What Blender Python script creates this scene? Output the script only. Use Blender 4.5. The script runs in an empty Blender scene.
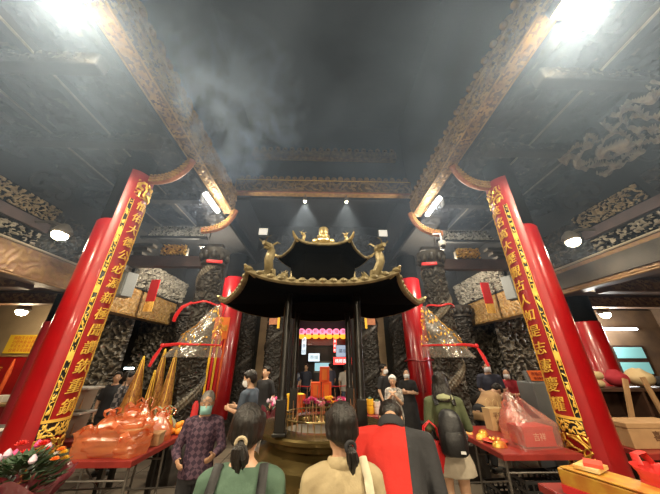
import bpy, bmesh, math, random
from mathutils import Vector, Matrix, noise
RND = random.Random(11)
SC = bpy.context.scene
COL = SC.collection
PI = math.pi
rad = math.radians

# ------------------------------------------------------------------ materials
MATS = {}
def mat(name, col, rough=0.6, metal=0.0, col2=None, nscale=8.0, bump=0.0, bscale=30.0, emit=None, estr=0.0, trans=0.0, alpha=1.0, coat=0.0, stretch=None, spec=None):
    if name in MATS: return MATS[name]
    m = bpy.data.materials.new(name); m.use_nodes = True
    nt = m.node_tree; b = nt.nodes['Principled BSDF']
    b.inputs['Base Color'].default_value = (*col, 1)
    b.inputs['Roughness'].default_value = rough
    b.inputs['Metallic'].default_value = metal
    b.inputs['Coat Weight'].default_value = coat
    b.inputs['Coat Roughness'].default_value = 0.08
    if spec is not None: b.inputs['Specular IOR Level'].default_value = spec
    if trans: b.inputs['Transmission Weight'].default_value = trans
    if alpha < 1: b.inputs['Alpha'].default_value = alpha
    if emit:
        b.inputs['Emission Color'].default_value = (*emit, 1); b.inputs['Emission Strength'].default_value = estr
    tc = nt.nodes.new('ShaderNodeTexCoord'); src = tc.outputs['Object']
    if stretch:
        mp = nt.nodes.new('ShaderNodeMapping'); mp.inputs['Scale'].default_value = stretch
        nt.links.new(src, mp.inputs['Vector']); src = mp.outputs['Vector']
    if col2:
        n = nt.nodes.new('ShaderNodeTexNoise'); n.inputs['Scale'].default_value = nscale; n.inputs['Detail'].default_value = 5
        r = nt.nodes.new('ShaderNodeValToRGB'); r.color_ramp.elements[0].position = .35; r.color_ramp.elements[1].position = .65
        r.color_ramp.elements[0].color = (*col, 1); r.color_ramp.elements[1].color = (*col2, 1)
        nt.links.new(src, n.inputs['Vector']); nt.links.new(n.outputs['Fac'], r.inputs['Fac']); nt.links.new(r.outputs['Color'], b.inputs['Base Color'])
    if bump:
        n = nt.nodes.new('ShaderNodeTexNoise'); n.inputs['Scale'].default_value = bscale; n.inputs['Detail'].default_value = 4
        bp = nt.nodes.new('ShaderNodeBump'); bp.inputs['Strength'].default_value = bump; bp.inputs['Distance'].default_value = .02
        nt.links.new(src, n.inputs['Vector']); nt.links.new(n.outputs['Fac'], bp.inputs['Height']); nt.links.new(bp.outputs['Normal'], b.inputs['Normal'])
    MATS[name] = m
    return m

def film(name, col, opacity=.6, rough=.25, gloss=.12):
    """thin plastic film: part see-through, part translucent colour, glossy"""
    if name in MATS: return MATS[name]
    m = bpy.data.materials.new(name); m.use_nodes = True; nt = m.node_tree; nt.nodes.clear()
    o = nt.nodes.new('ShaderNodeOutputMaterial'); tr = nt.nodes.new('ShaderNodeBsdfTransparent'); tl = nt.nodes.new('ShaderNodeBsdfTranslucent')
    df = nt.nodes.new('ShaderNodeBsdfDiffuse'); gl = nt.nodes.new('ShaderNodeBsdfGlossy'); gl.inputs['Roughness'].default_value = rough
    for k in (tl, df): k.inputs['Color'].default_value = (*col, 1)
    tr.inputs['Color'].default_value = tuple(min(1, .35 + .65*c) for c in col) + (1,)
    a = nt.nodes.new('ShaderNodeMixShader'); a.inputs[0].default_value = .5; nt.links.new(df.outputs[0], a.inputs[1]); nt.links.new(tl.outputs[0], a.inputs[2])
    b = nt.nodes.new('ShaderNodeMixShader'); b.inputs[0].default_value = opacity; nt.links.new(tr.outputs[0], b.inputs[1]); nt.links.new(a.outputs[0], b.inputs[2])
    c = nt.nodes.new('ShaderNodeMixShader'); c.inputs[0].default_value = gloss; nt.links.new(b.outputs[0], c.inputs[1]); nt.links.new(gl.outputs[0], c.inputs[2])
    n = nt.nodes.new('ShaderNodeTexNoise'); n.inputs['Scale'].default_value = 14; n.inputs['Detail'].default_value = 3
    tc = nt.nodes.new('ShaderNodeTexCoord'); nt.links.new(tc.outputs['Object'], n.inputs['Vector'])
    bp = nt.nodes.new('ShaderNodeBump'); bp.inputs['Strength'].default_value = .6; bp.inputs['Distance'].default_value = .02
    nt.links.new(n.outputs['Fac'], bp.inputs['Height'])
    for k in (df, gl): nt.links.new(bp.outputs[0], k.inputs['Normal'])
    nt.links.new(c.outputs[0], o.inputs[0]); MATS[name] = m
    return m

def pattern(name, c1, c2, scale, kind='checker', rough=.8, c3=None, rot=0):
    if name in MATS: return MATS[name]
    m = mat(name, c1, rough); nt = m.node_tree; b = nt.nodes['Principled BSDF']
    tc = nt.nodes.new('ShaderNodeTexCoord'); mp = nt.nodes.new('ShaderNodeMapping'); mp.inputs['Rotation'].default_value = (0, rot, 0)
    nt.links.new(tc.outputs['Object'], mp.inputs['Vector'])
    if kind == 'checker':
        k = nt.nodes.new('ShaderNodeTexChecker'); k.inputs['Scale'].default_value = scale
        k.inputs['Color1'].default_value = (*c1, 1); k.inputs['Color2'].default_value = (*c2, 1)
        nt.links.new(mp.outputs[0], k.inputs['Vector']); out = k.outputs['Color']
    else:
        k = nt.nodes.new('ShaderNodeTexVoronoi'); k.inputs['Scale'].default_value = scale
        r = nt.nodes.new('ShaderNodeValToRGB'); r.color_ramp.interpolation = 'CONSTANT'
        r.color_ramp.elements[0].color = (*c1, 1); r.color_ramp.elements[1].color = (*c2, 1); r.color_ramp.elements[1].position = .5
        if c3:
            e = r.color_ramp.elements.new(.75); e.color = (*c3, 1)
        nt.links.new(mp.outputs[0], k.inputs['Vector']); nt.links.new(k.outputs['Color'], r.inputs['Fac']); out = r.outputs['Color']
    nt.links.new(out, b.inputs['Base Color'])
    return m

# temple
RED = mat('red_lacquer', (.31, .003, .005), .28, col2=(.25, .0025, .005), nscale=3, coat=.35, bump=.05, bscale=6)
REDB = mat('red_board', (.33, .005, .008), .42, col2=(.26, .004, .007), nscale=4, coat=.12)
DRED = mat('dark_red_lacquer', (.20, .012, .018), .35, coat=.3)
GOLD = mat('gold_leaf', (.80, .50, .10), .36, .75, col2=(.62, .36, .06), nscale=14)
GOLDP = mat('gold_paint', (.86, .56, .10), .5, .2, col2=(.72, .42, .06), nscale=10)
OLDGOLD = mat('old_gilding', (.50, .29, .08), .5, .45, col2=(.26, .14, .045), nscale=9)
BEAMLO = mat('dim_gilding', (.13, .075, .03), .5, .3, col2=(.20, .12, .05), nscale=7); BEAMHI = mat('worn_gilding', (.46, .28, .09), .42, .5, col2=(.28, .16, .06), nscale=5)
SOOT = mat('sooty_wood', (.010, .0095, .0095), .8, col2=(.018, .016, .015), nscale=6, bump=.25, bscale=25)
SOOTG = mat('sooty_gilding', (.055, .042, .028), .5, .2, col2=(.028, .023, .018), nscale=7)
BLACK = mat('black_soot', (.002, .002, .002), .9, spec=.02)
BLK = mat('black_lacquer', (.008, .007, .006), .35)
STONE = mat('dark_stone', (.050, .043, .036), .5, col2=(.022, .019, .017), nscale=10)
STONEHI = mat('worn_stone', (.17, .145, .11), .42, col2=(.085, .07, .052), nscale=12)
SOOTST = mat('sooty_stone', (.026, .021, .017), .6, col2=(.014, .012, .010), nscale=9)
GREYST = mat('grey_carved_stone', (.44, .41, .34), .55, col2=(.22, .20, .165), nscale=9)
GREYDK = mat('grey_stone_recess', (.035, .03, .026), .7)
BROWN = mat('brown_wood', (.20, .105, .05), .5, col2=(.11, .056, .03), nscale=5, bump=.15, stretch=(1, .25, 1))
PURPLEB = mat('maroon_wood', (.075, .043, .040), .55, col2=(.048, .03, .028), nscale=5)
TANW = mat('tan_carved_wood', (.42, .27, .11), .5, col2=(.24, .145, .06), nscale=6, bump=.3, bscale=18)
WALLT = mat('tan_plaster', (.34, .26, .16), .8, col2=(.28, .21, .13), nscale=2.5)
WALLB = mat('brown_plaster', (.20, .12, .06), .75, col2=(.13, .08, .045), nscale=2.5)
ORANGEC = mat('orange_brown_carving', (.45, .16, .06), .5, col2=(.30, .09, .035), nscale=12)
BRONZE = mat('bronze', (.19, .135, .050), .22, .75, col2=(.12, .085, .03), nscale=5, bump=.08, bscale=8)
ASH = mat('incense_ash', (.25, .22, .18), .95, bump=.6, bscale=40)
STEEL = mat('dark_steel', (.15, .135, .12), .4, .5)
ALU = mat('brushed_metal', (.45, .44, .42), .35, .8)
# ------------------------------------------------------------------ mesh builder
class MB:
    def __init__(s): s.v = []; s.f = []; s.m = []; s.cur = 0
    def add(s, vs, fs, mi=None):
        o = len(s.v); s.v += [tuple(p) for p in vs]
        s.f += [tuple(i + o for i in f) for f in fs]; s.m += [s.cur if mi is None else mi]*len(fs)
        return s
    def box(s, cx, cy, cz, sx, sy, sz, rz=0, rx=0, ry=0, top=1.0):
        M = Matrix.Translation((cx, cy, cz)) @ Matrix.Rotation(rz, 4, 'Z') @ Matrix.Rotation(ry, 4, 'Y') @ Matrix.Rotation(rx, 4, 'X')
        vs = [M @ Vector((x*sx/2*(top if z > 0 else 1), y*sy/2*(top if z > 0 else 1), z*sz/2)) for z in (-1, 1) for y in (-1, 1) for x in (-1, 1)]
        return s.add(vs, [(0, 2, 3, 1), (4, 5, 7, 6), (0, 1, 5, 4), (2, 6, 7, 3), (0, 4, 6, 2), (1, 3, 7, 5)])
    def tube(s, pts, r, n=8, flat=None, caps=True):
        pts = [Vector(p) for p in pts]
        if not hasattr(r, '__len__'): r = [r]*len(pts)
        vs = []; up = None
        for i, p in enumerate(pts):
            d = (pts[min(i+1, len(pts)-1)] - pts[max(i-1, 0)])
            d = d.normalized() if d.length > 1e-9 else Vector((0, 0, 1))
            if up is None:
                up = Vector((0, 0, 1)) if abs(d.z) < .9 else Vector((0, 1, 0))
            a = d.cross(up)
            if a.length < 1e-6: a = d.orthogonal()
            a.normalize(); b = a.cross(d).normalized(); up = b
            fx, fy = flat if flat else (1, 1)
            for k in range(n):
                t = 2*PI*k/n
                vs.append(p + a*(math.cos(t)*r[i]*fx) + b*(math.sin(t)*r[i]*fy))
        fs = []
        for i in range(len(pts)-1):
            for k in range(n):
                fs.append((i*n+k, i*n+(k+1) % n, (i+1)*n+(k+1) % n, (i+1)*n+k))
        if caps:
            fs.append(tuple(range(n-1, -1, -1))); fs.append(tuple((len(pts)-1)*n+k for k in range(n)))
        return s.add(vs, fs)
    def lathe(s, prof, n=24, cx=0, cy=0, a0=0, sx=1, sy=1):
        vs = []; fs = []
        for r, z in prof:
            for k in range(n):
                t = a0 + 2*PI*k/n
                vs.append((cx + r*sx*math.cos(t), cy + r*sy*math.sin(t), z))
        for i in range(len(prof)-1):
            for k in range(n):
                fs.append((i*n+k, i*n+(k+1) % n, (i+1)*n+(k+1) % n, (i+1)*n+k))
        fs.append(tuple(range(n-1, -1, -1))); fs.append(tuple((len(prof)-1)*n+k for k in range(n)))
        return s.add(vs, fs)
    def ball(s, c, rx, ry=None, rz=None, nu=12, nv=8, M=None):
        ry = rx if ry is None else ry; rz = rx if rz is None else rz
        vs = [(0, 0, -1)]; fs = []
        for j in range(1, nv):
            ph = -PI/2 + PI*j/nv
            for k in range(nu):
                t = 2*PI*k/nu; vs.append((math.cos(ph)*math.cos(t), math.cos(ph)*math.sin(t), math.sin(ph)))
        vs.append((0, 0, 1)); L = len(vs)-1
        for k in range(nu): fs.append((0, 1+(k+1) % nu, 1+k)); fs.append((L, L-nu+k, L-nu+(k+1) % nu))
        for j in range(nv-2):
            for k in range(nu): fs.append((1+j*nu+k, 1+j*nu+(k+1) % nu, 1+(j+1)*nu+(k+1) % nu, 1+(j+1)*nu+k))
        out = []
        for x, y, z in vs:
            p = Vector((x*rx, y*ry, z*rz))
            if M is not None: p = M @ p
            out.append(p + Vector(c))
        return s.add(out, fs)
    def cap(s, p0, p1, r0, r1, n=10):
        p0 = Vector(p0); p1 = Vector(p1); d = p1-p0; L = d.length
        if L < 1e-6: return s.ball(p0, r0)
        d /= L; pts = []; rr = []
        for t in (-1, -.7, -.35, 0): pts.append(p0 + d*(t*r0)); rr.append(max(1e-4, r0*math.sqrt(max(0, 1-t*t))) if t > -1 else r0*.05)
        for t in (.5,): pts.append(p0 + d*(L*t)); rr.append(r0 + (r1-r0)*t)
        for t in (0, .35, .7, 1): pts.append(p1 + d*(t*r1)); rr.append(max(1e-4, r1*math.sqrt(max(0, 1-t*t))) if t < 1 else r1*.05)
        return s.tube(pts, rr, n)
    def loft(s, secs, n=20):
        """secs: (z, rx, ry[, cy])"""
        vs = []; fs = []
        for q in secs:
            z, rx, ry = q[:3]; cy = q[3] if len(q) > 3 else 0
            for k in range(n):
                t = 2*PI*k/n; vs.append((rx*math.cos(t), cy + ry*math.sin(t), z))
        for i in range(len(secs)-1):
            for k in range(n): fs.append((i*n+k, i*n+(k+1) % n, (i+1)*n+(k+1) % n, (i+1)*n+k))
        fs.append(tuple(range(n-1, -1, -1))); fs.append(tuple((len(secs)-1)*n+k for k in range(n)))
        return s.add(vs, fs)
    def grid(s, fn, nu, nv, thr=None, wrap=False):
        """fn(u,v)->(point, height); faces take material 0 (low) or 1 (raised)"""
        P = []; Hh = []
        for j in range(nv+1):
            for i in range(nu+1):
                p, h = fn(i/nu, j/nv); P.append(p); Hh.append(h)
        o = len(s.v); s.v += [tuple(p) for p in P]
        for j in range(nv):
            for i in range(nu):
                q = (j*(nu+1)+i, j*(nu+1)+i+1, (j+1)*(nu+1)+i+1, (j+1)*(nu+1)+i)
                s.f.append(tuple(k+o for k in q)); h = sum(Hh[k] for k in q)/4
                s.m.append(0 if thr is None or h < thr else 1)
        return s
    def prism(s, poly, M, t):
        """poly in local xy, extruded along local z by t, M maps to space"""
        n = len(poly); vs = [M @ Vector((x, y, 0)) for x, y in poly] + [M @ Vector((x, y, t)) for x, y in poly]
        fs = [tuple(range(n-1, -1, -1)), tuple(range(n, 2*n))] + [(i, (i+1) % n, n+(i+1) % n, n+i) for i in range(n)]
        return s.add(vs, fs)
    def xf(s, fn):
        s.v = [tuple(fn(Vector(p))) for p in s.v]; return s
    def mesh(s, name):
        me = bpy.data.meshes.new(name); me.from_pydata(s.v, [], s.f); me.update()
        me.polygons.foreach_set('material_index', s.m)
        return me
    def build(s, name, mats, parent=None, smooth=38, loc=None, bevel=0, rz=0):
        me = s.mesh(name)
        for m in (mats if isinstance(mats, (list, tuple)) else [mats]): me.materials.append(m)
        o = bpy.data.objects.new(name, me); COL.objects.link(o)
        if smooth:
            me.polygons.foreach_set('use_smooth', [True]*len(me.polygons)); me.set_sharp_from_angle(angle=rad(smooth))
        if parent: o.parent = parent
        if loc: o.location = loc
        if rz: o.rotation_euler[2] = rz
        if bevel:
            b = o.modifiers.new('bevel', 'BEVEL'); b.width = bevel; b.segments = 2; b.limit_method = 'ANGLE'; b.angle_limit = rad(50)
        return o

def tag(o, label, cat, group=None, kind=None):
    o['label'] = label; o['category'] = cat
    if group: o['group'] = group
    o['kind'] = kind or 'thing'
    return o
def thing(name, label, cat, loc=(0, 0, 0), rz=0, group=None):
    o = bpy.data.objects.new(name, None); COL.objects.link(o); o.empty_display_size = .1
    o.location = loc; o.rotation_euler = (0, 0, rz)
    return tag(o, label, cat, group)
def struct(o):
    o['kind'] = 'structure'; return o
def dup(root, loc, rz=None, label=None):
    r = root.copy(); COL.objects.link(r); r.location = loc
    if rz is not None: r.rotation_euler[2] = rz
    if label: r['label'] = label
    for ch in list(root.children):
        c = ch.copy(); COL.objects.link(c); c.parent = r
        for g in list(ch.children):
            d = g.copy(); COL.objects.link(d); d.parent = c
    return r

def nz(x, y, z=0.0): return noise.noise(Vector((x, y, z)))
def scroll(x, y, sd=0.0):
    """curling vine relief 0..1"""
    wx = x + .55*nz(x*.9+sd, y*.9, 3.1); wy = y + .55*nz(x*.9, y*.9+sd, 7.7)
    a = math.sin(wx*3.1 + 2.2*math.sin(wy*2.3+sd)) * math.cos(wy*3.0 + 1.8*math.sin(wx*2.6-sd))
    b = nz(wx*2.4, wy*2.4, sd)
    h = 1 - min(1, abs(a*.8 + b*.9)*1.9)
    return max(0, h)
def relief(mb, O, U, V, N, nu, nv, amp, k=5.0, thr=.3, sd=0.0, edge=True):
    O, U, V, N = Vector(O), Vector(U), Vector(V), Vector(N).normalized()
    lu, lv = U.length, V.length
    def fn(u, v):
        h = scroll(u*lu*k, v*lv*k, sd)
        e = 1.0
        if edge: e = min(1, min(u, 1-u)*lu/.02, min(v, 1-v)*lv/.02)
        return O + U*u + V*v + N*(amp*h*e), h*e
    return mb.grid(fn, nu, nv, thr)

_tc = {}
def text_geo(s, size, depth=.004, maxlen=.05):
    key = (s, size, depth, maxlen)
    if key in _tc: return _tc[key]
    cu = bpy.data.curves.new('t', 'FONT'); cu.body = s; cu.size = size; cu.extrude = depth; cu.align_x = 'CENTER'; cu.align_y = 'CENTER'; cu.resolution_u = 2
    ob = bpy.data.objects.new('t', cu); COL.objects.link(ob)
    dg = bpy.context.evaluated_depsgraph_get(); me = bpy.data.meshes.new_from_object(ob.evaluated_get(dg))
    bm = bmesh.new(); bm.from_mesh(me)
    bmesh.ops.triangulate(bm, faces=bm.faces[:])
    for _ in range(3):
        es = [e for e in bm.edges if e.calc_length() > maxlen]
        if not es: break
        bmesh.ops.subdivide_edges(bm, edges=es, cuts=1); bmesh.ops.triangulate(bm, faces=bm.faces[:])
    vs = [v.co.copy() for v in bm.verts]; bm.verts.index_update()
    fs = [tuple(v.index for v in f.verts) for f in bm.faces]; bm.free()
    if vs:
        x0 = (min(v.x for v in vs)+max(v.x for v in vs))/2; y0 = (min(v.y for v in vs)+max(v.y for v in vs))/2
        vs = [Vector((v.x-x0, v.y-y0, v.z)) for v in vs]
    bpy.data.objects.remove(ob); bpy.data.curves.remove(cu); bpy.data.meshes.remove(me)
    _tc[key] = (vs, fs); return vs, fs
def put_text(mb, s, size, M, depth=.003, maxlen=9):
    vs, fs = text_geo(s, size, depth, maxlen); mb.add([M @ v for v in vs], fs); return mb
def frame(o, x, y):
    """matrix with local x,y axes in space"""
    x = Vector(x).normalized(); y = Vector(y).normalized(); z = x.cross(y)
    M = Matrix((x, y, z)).transposed().to_4x4(); M.translation = Vector(o); return M

def remesh(mb, vox, smooth=4, wrinkle=0.0, wscale=9.0, mats=None):
    me = mb.mesh('tmp'); ob = bpy.data.objects.new('tmp', me); COL.objects.link(ob)
    r = ob.modifiers.new('r', 'REMESH'); r.mode = 'VOXEL'; r.voxel_size = vox
    if smooth:
        sm = ob.modifiers.new('s', 'SMOOTH'); sm.factor = .5; sm.iterations = smooth
    dg = bpy.context.evaluated_depsgraph_get(); out = bpy.data.meshes.new_from_object(ob.evaluated_get(dg))
    bpy.data.objects.remove(ob); bpy.data.meshes.remove(me)
    if wrinkle:
        ns = [v.normal.copy() for v in out.vertices]
        for v, n in zip(out.vertices, ns):
            c = v.co
            v.co = c + n*(wrinkle*(nz(c.x*wscale, c.y*wscale, c.z*wscale*.55+2.0) + .5*nz(c.x*wscale*2.3, c.y*wscale*2.3, c.z*wscale)))
    out.polygons.foreach_set('use_smooth', [True]*len(out.polygons))
    return out
def mobj(name, me, mats, parent=None):
    me.name = name; me.materials.clear()
    for m in (mats if isinstance(mats, (list, tuple)) else [mats]): me.materials.append(m)
    o = bpy.data.objects.new(name, me); COL.objects.link(o)
    if parent: o.parent = parent
    return o
# ------------------------------------------------------------------ setting
def floor_mat():
    m = mat('granite_tiles', (.16, .13, .10), .22); nt = m.node_tree; b = nt.nodes['Principled BSDF']
    tc = nt.nodes.new('ShaderNodeTexCoord'); k = nt.nodes.new('ShaderNodeTexBrick'); k.offset = 0
    k.inputs['Scale'].default_value = 1.6; k.inputs['Brick Width'].default_value = 1; k.inputs['Row Height'].default_value = 1
    k.inputs['Color1'].default_value = (.20, .165, .125, 1); k.inputs['Color2'].default_value = (.15, .125, .10, 1); k.inputs['Mortar'].default_value = (.05, .04, .035, 1); k.inputs['Mortar Size'].default_value = .012
    nt.links.new(tc.outputs['Object'], k.inputs['Vector']); nt.links.new(k.outputs['Color'], b.inputs['Base Color'])
    return m
struct(MB().box(0, 1.2, -.06, 21, 16.4, .12).build('floor', floor_mat(), smooth=0))
struct(MB().box(0, 16.4, -.08, 30, 14, .1).build('floor_street', mat('asphalt', (.05, .05, .055), .5, col2=(.035, .035, .04), nscale=3), smooth=0))
struct(MB().box(-10.6, 1.2, 2, .2, 16.4, 4).build('wall_left', WALLT, smooth=0))
struct(MB().box(10.6, 1.2, 2, .2, 16.4, 4).build('wall_right', WALLB, smooth=0))
struct(MB().box(0, -7.1, 4.6, 21.2, .2, 9.4).build('wall_front', WALLB, smooth=0))
w = MB(); w.box(-5.8, 9.35, 3.5, 9.5, .3, 7); w.box(5.8, 9.35, 3.5, 9.5, .3, 7); w.box(0, 9.35, 5.3, 2.1, .3, 3.4)
struct(w.build('wall_back', SOOT, smooth=0))
struct(MB().box(-7.97, 7.5, 1.6, 5.1, .16, 3.2).build('wall_back_left', WALLT, smooth=0))
struct(MB().box(7.97, 7.9, 1.6, 5.1, .16, 3.2).build('wall_back_right', WALLB, smooth=0))
struct(MB().box(0, 1.2, 9.3, 5.6, 16.4, .2).build('ceiling', SOOT, smooth=0))
for s, nm in ((-1, 'left'), (1, 'right')):
    struct(MB().box(s*2.66, 1.2, 7.45, .1, 16.4, 3.5).build('wall_upper_'+nm, SOOT, smooth=0))
    # carved sooty aisle ceiling
    m = MB(); m.box(s*3.95, 3.0, 5.2, 2.7, 12.6, .1)
    struct(m.build('ceiling_aisle_'+nm, SOOT, smooth=0))
    m = MB(); relief(m, (s*2.6, -1.2, 5.14), (0, 7.2, 0), (s*2.5, 0, -.02), (0, 0, -1), 190, 70, .045, 3.2, .80, 4.0+s, edge=False)
    struct(m.build('trim_ceiling_carving_'+nm, [SOOT, SOOTG]))
    m = MB(); m.box(s*7.97, 1.2, 3.3, 5.1, 16.4, .1); struct(m.build('ceiling_outer_'+nm, BROWN, smooth=0))
    for j, yy in enumerate((3.2, 4.7, 6.2)):
        t = thing('painted_beam', f'brown painted crossbeam under the low outer ceiling at far {nm}, {("first", "second", "third")[j]} from the front', 'beam', (s*7.8, yy, 2.96)); MB().box(0, 0, .14, 4.6, .24, .27).build('core', BROWN, t, smooth=0, bevel=.02); m = MB(); relief(m, (-2.2, -.122, .03), (4.4, 0, 0), (0, 0, .22), (0, -1, 0), 150, 12, .012, 6, .35, 60+j); m.build('painted_face', [BROWN, TANW], t)
    m = MB(); m.box(s*5.22, 3.0, 4.35, .1, 12.3, 1.6); struct(m.build('wall_aisle_upper_'+nm, SOOT, smooth=0))
struct(MB().box(0, 6.3, 7.7, 5.2, .12, 3.1).build('wall_upper_back', SOOT, smooth=0))
struct(MB().box(0, 7.75, 6.9, 5.2, 3.1, .1).build('ceiling_back', SOOT, smooth=0))
# carved facing of the back wall
for s, nm in ((-1, 'left'), (1, 'right')):
    m = MB(); relief(m, (2.75 if s > 0 else -6.3, 9.18, .9), (3.55, 0, 0), (0, 0, 2.6), (0, -1, 0), 126, 90, .09, 4.5, .35, 9+s)
    struct(m.build('trim_wall_relief_'+nm, [STONE, STONEHI]))
    m = MB(); relief(m, (5.25 if s > 0 else -6.6, 7.80 if s > 0 else 7.40, .0), (1.35, 0, 0), (0, 0, 3.1), (0, -1, 0), 50, 110, .09, 4.5, .4, 19+s)
    struct(m.build('trim_side_relief_'+nm, [STONE, STONEHI]))
    struct(MB().box(s*2.0, 9.17, 1.9, .34, .06, 3.8).build('trim_lit_pier_'+nm, mat('lit_tone_umber', (.46, .32, .18), .5, col2=(.36, .25, .14), nscale=4), smooth=0))  # lighter umber puts the light on this strip into its colour
m = MB(); relief(m, (-2.5, 9.17, 4.35), (5, 0, 0), (0, 0, .55), (0, -1, 0), 150, 18, .07, 5, .3, 2.2)
relief(m, (-2.5, 9.17, 5.2), (5, 0, 0), (0, 0, 1.3), (0, -1, 0), 150, 40, .05, 4, .8, 5.2)
struct(m.build('trim_lintel_relief', [SOOT, SOOTG]))

# ------------------------------------------------------------------ gilded eave beams round the opening
def scallops(mb, p0, p1, up, n, r, th, outn):
    p0 = Vector(p0); p1 = Vector(p1); d = (p1-p0).normalized(); L = (p1-p0).length; up = Vector(up); outn = Vector(outn)
    for i in range(n):
        c = p0 + d*(L*(i+.5)/n)
        hgt = r*(1.0+.35*(i % 2))
        poly = [(-r*.95, 0), (r*.95, 0)] + [(r*.95*math.cos(t), hgt*math.sin(t)+r*.5) for t in (0, .5, 1.05, 1.57, 2.1, 2.64, PI)]
        M = frame(c - outn*th/2, d, up); 
        if M.to_3x3().determinant() < 0: pass
        mb.prism(poly, M, th)
        mb.ball(c + up*(r*.75) + outn*(th*.5), r*.42, r*.42, r*.42, 8, 6)
for s, nm in ((-1, 'left'), (1, 'right')):
    t = thing('eave_beam', f'gilded carved eave beam running overhead along the {nm} side of the smoky opening', 'beam', (s*2.44, 1.4, 5.2), group=None)
    MB().box(0, 0, .225, .22, 8.4, .45).build('core', OLDGOLD, t, smooth=0)
    m = MB(); relief(m, (-s*.112, -4.2, .03), (0, 8.4, 0), (0, 0, .39), (-s, 0, 0), 330, 20, .035, 9, .28, 1+s); m.build('carved_face', [BEAMLO, BEAMHI], t)
    m = MB(); relief(m, (-.1, -4.2, -.002), (0, 8.4, 0), (.2, 0, 0), (0, 0, -1), 330, 10, .02, 11, .3, 3+s); m.build('carved_underside', [BEAMLO, BEAMHI], t)
    m = MB()
    for xx, zz in ((-.115, 0), (.115, 0), (-s*.118, .43)): m.tube([(xx, -4.2, zz), (xx, 4.2, zz)], .014, 6)
    m.build('gilt_moulding', BEAMHI, t)
    m = MB(); scallops(m, (-s*.09, -4.2, .45), (-s*.09, 4.2, .45), (0, 0, 1), 40, .125, .05, (-s, 0, 0)); m.build('scroll_crest', OLDGOLD, t)
t = thing('eave_beam', 'gilded carved cross beam spanning the back of the smoky opening', 'beam', (0, 5.72, 5.93))
MB().box(0, 0, .21, 4.9, .2, .42).build('core', OLDGOLD, t, smooth=0)
m = MB(); relief(m, (-2.4, -.102, .05), (4.8, 0, 0), (0, 0, .32), (0, -1, 0), 200, 20, .04, 4.6, .3, 6); m.build('carved_face', [BEAMLO, BEAMHI], t)
m = MB(); m.tube([(-2.42, -.105, 0), (2.42, -.105, 0)], .02, 6); m.build('red_moulding', ORANGEC, t)
m = MB(); m.tube([(-2.42, -.105, .40), (2.42, -.105, .40)], .016, 6); m.build('gilt_moulding', GOLD, t)
m = MB(); scallops(m, (-2.4, -.06, .42), (2.4, -.06, .42), (0, 0, 1), 26, .085, .05, (0, -1, 0)); m.build('scroll_crest', OLDGOLD, t)
t = thing('eave_beam', 'dim carved upper cross beam lost in smoke above the gilded cross beam', 'beam', (0, 6.12, 7.6))
MB().box(0, 0, .13, 4.6, .18, .26).build('core', OLDGOLD, t, smooth=0)
m = MB(); scallops(m, (-2.3, -.05, .26), (2.3, -.05, .26), (0, 0, 1), 20, .09, .05, (0, -1, 0)); m.build('scroll_crest', OLDGOLD, t)
# curved brackets between columns and eave beams
def curved_bracket(name, pts, label, w=.10, h=.14):
    o = Vector(pts[0]); P = [Vector(p)-o for p in pts]
    def bez(t): return P[0]*(1-t)**2 + P[1]*(2*t*(1-t)) + P[2]*t*t
    t_ = thing(name, label, 'bracket', o)
    cu = [bez(i/14) for i in range(15)]
    MB().tube(cu, .1, 8, flat=(w*6, h*6)).build('arm', ORANGEC, t_)
    m = MB()
    for i in range(1, 14):
        c = cu[i]
        for dz in (-.055, .0, .055): m.ball(c + Vector((0, -.07, dz)), .032, .022, .022, 6, 4)
    m.build('carved_scrolls', OLDGOLD, t_)
curved_bracket('curved_bracket', [(-3.10, 3.64, 4.66), (-2.62, 3.66, 4.62), (-2.50, 3.70, 5.18)], 'orange carved bracket curving up from the top of the front left red column')
curved_bracket('curved_bracket', [(3.05, 3.64, 4.66), (2.62, 3.66, 4.62), (2.50, 3.70, 5.18)], 'orange carved bracket curving up from the top of the front right red column')
curved_bracket('curved_bracket', [(-2.95, 5.45, 4.62), (-2.35, 5.45, 4.62), (-2.27, 5.52, 5.25)], 'orange carved bracket under the back end of the left eave beam')
curved_bracket('curved_bracket', [(2.95, 5.45, 4.62), (2.35, 5.45, 4.62), (2.27, 5.52, 5.25)], 'orange carved bracket under the back end of the right eave beam')

# ------------------------------------------------------------------ front columns with couplet boards
def arc_plate(mb, r0, r1, a0, a1, z0, z1, n=20):
    vs = []
    for i in range(n+1):
        a = a0 + (a1-a0)*i/n; c, s_ = math.cos(a), math.sin(a)
        vs += [(r0*c, r0*s_, z0), (r1*c, r1*s_, z0), (r1*c, r1*s_, z1), (r0*c, r0*s_, z1)]
    fs = []
    for i in range(n):
        for k in range(4): fs.append((i*4+k, i*4+(k+1) % 4, (i+1)*4+(k+1) % 4, (i+1)*4+k))
    fs += [(3, 2, 1, 0), (n*4, n*4+1, n*4+2, n*4+3)]
    return mb.add(vs, fs)
def arc_relief(mb, r, a0, a1, z0, z1, nu, nv, amp, k, thr, sd, cut=None):
    L = r*(a1-a0); Hh = z1-z0
    def fn(u, v):
        h = scroll(u*L*k, v*Hh*k, sd); e = min(1, min(u, 1-u)*abs(L)/.012, min(v, 1-v)*Hh/.012)
        a = a0+(a1-a0)*u; rr = r + amp*h*e
        return Vector((rr*math.cos(a), rr*math.sin(a), z0+Hh*v)), h*e
    sub = MB().grid(fn, nu, nv, thr)
    if cut is not None:
        keep = [i for i, mi in enumerate(sub.m) if mi == 1]
        sub.f = [sub.f[i] for i in keep]; sub.m = [0]*len(keep)
    return mb.add(sub.v, sub.f) if cut is not None else mb_merge(mb, sub)
def mb_merge(a, b):
    o = len(a.v); a.v += b.v; a.f += [tuple(i+o for i in f) for f in b.f]; a.m += b.m; return a
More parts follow.
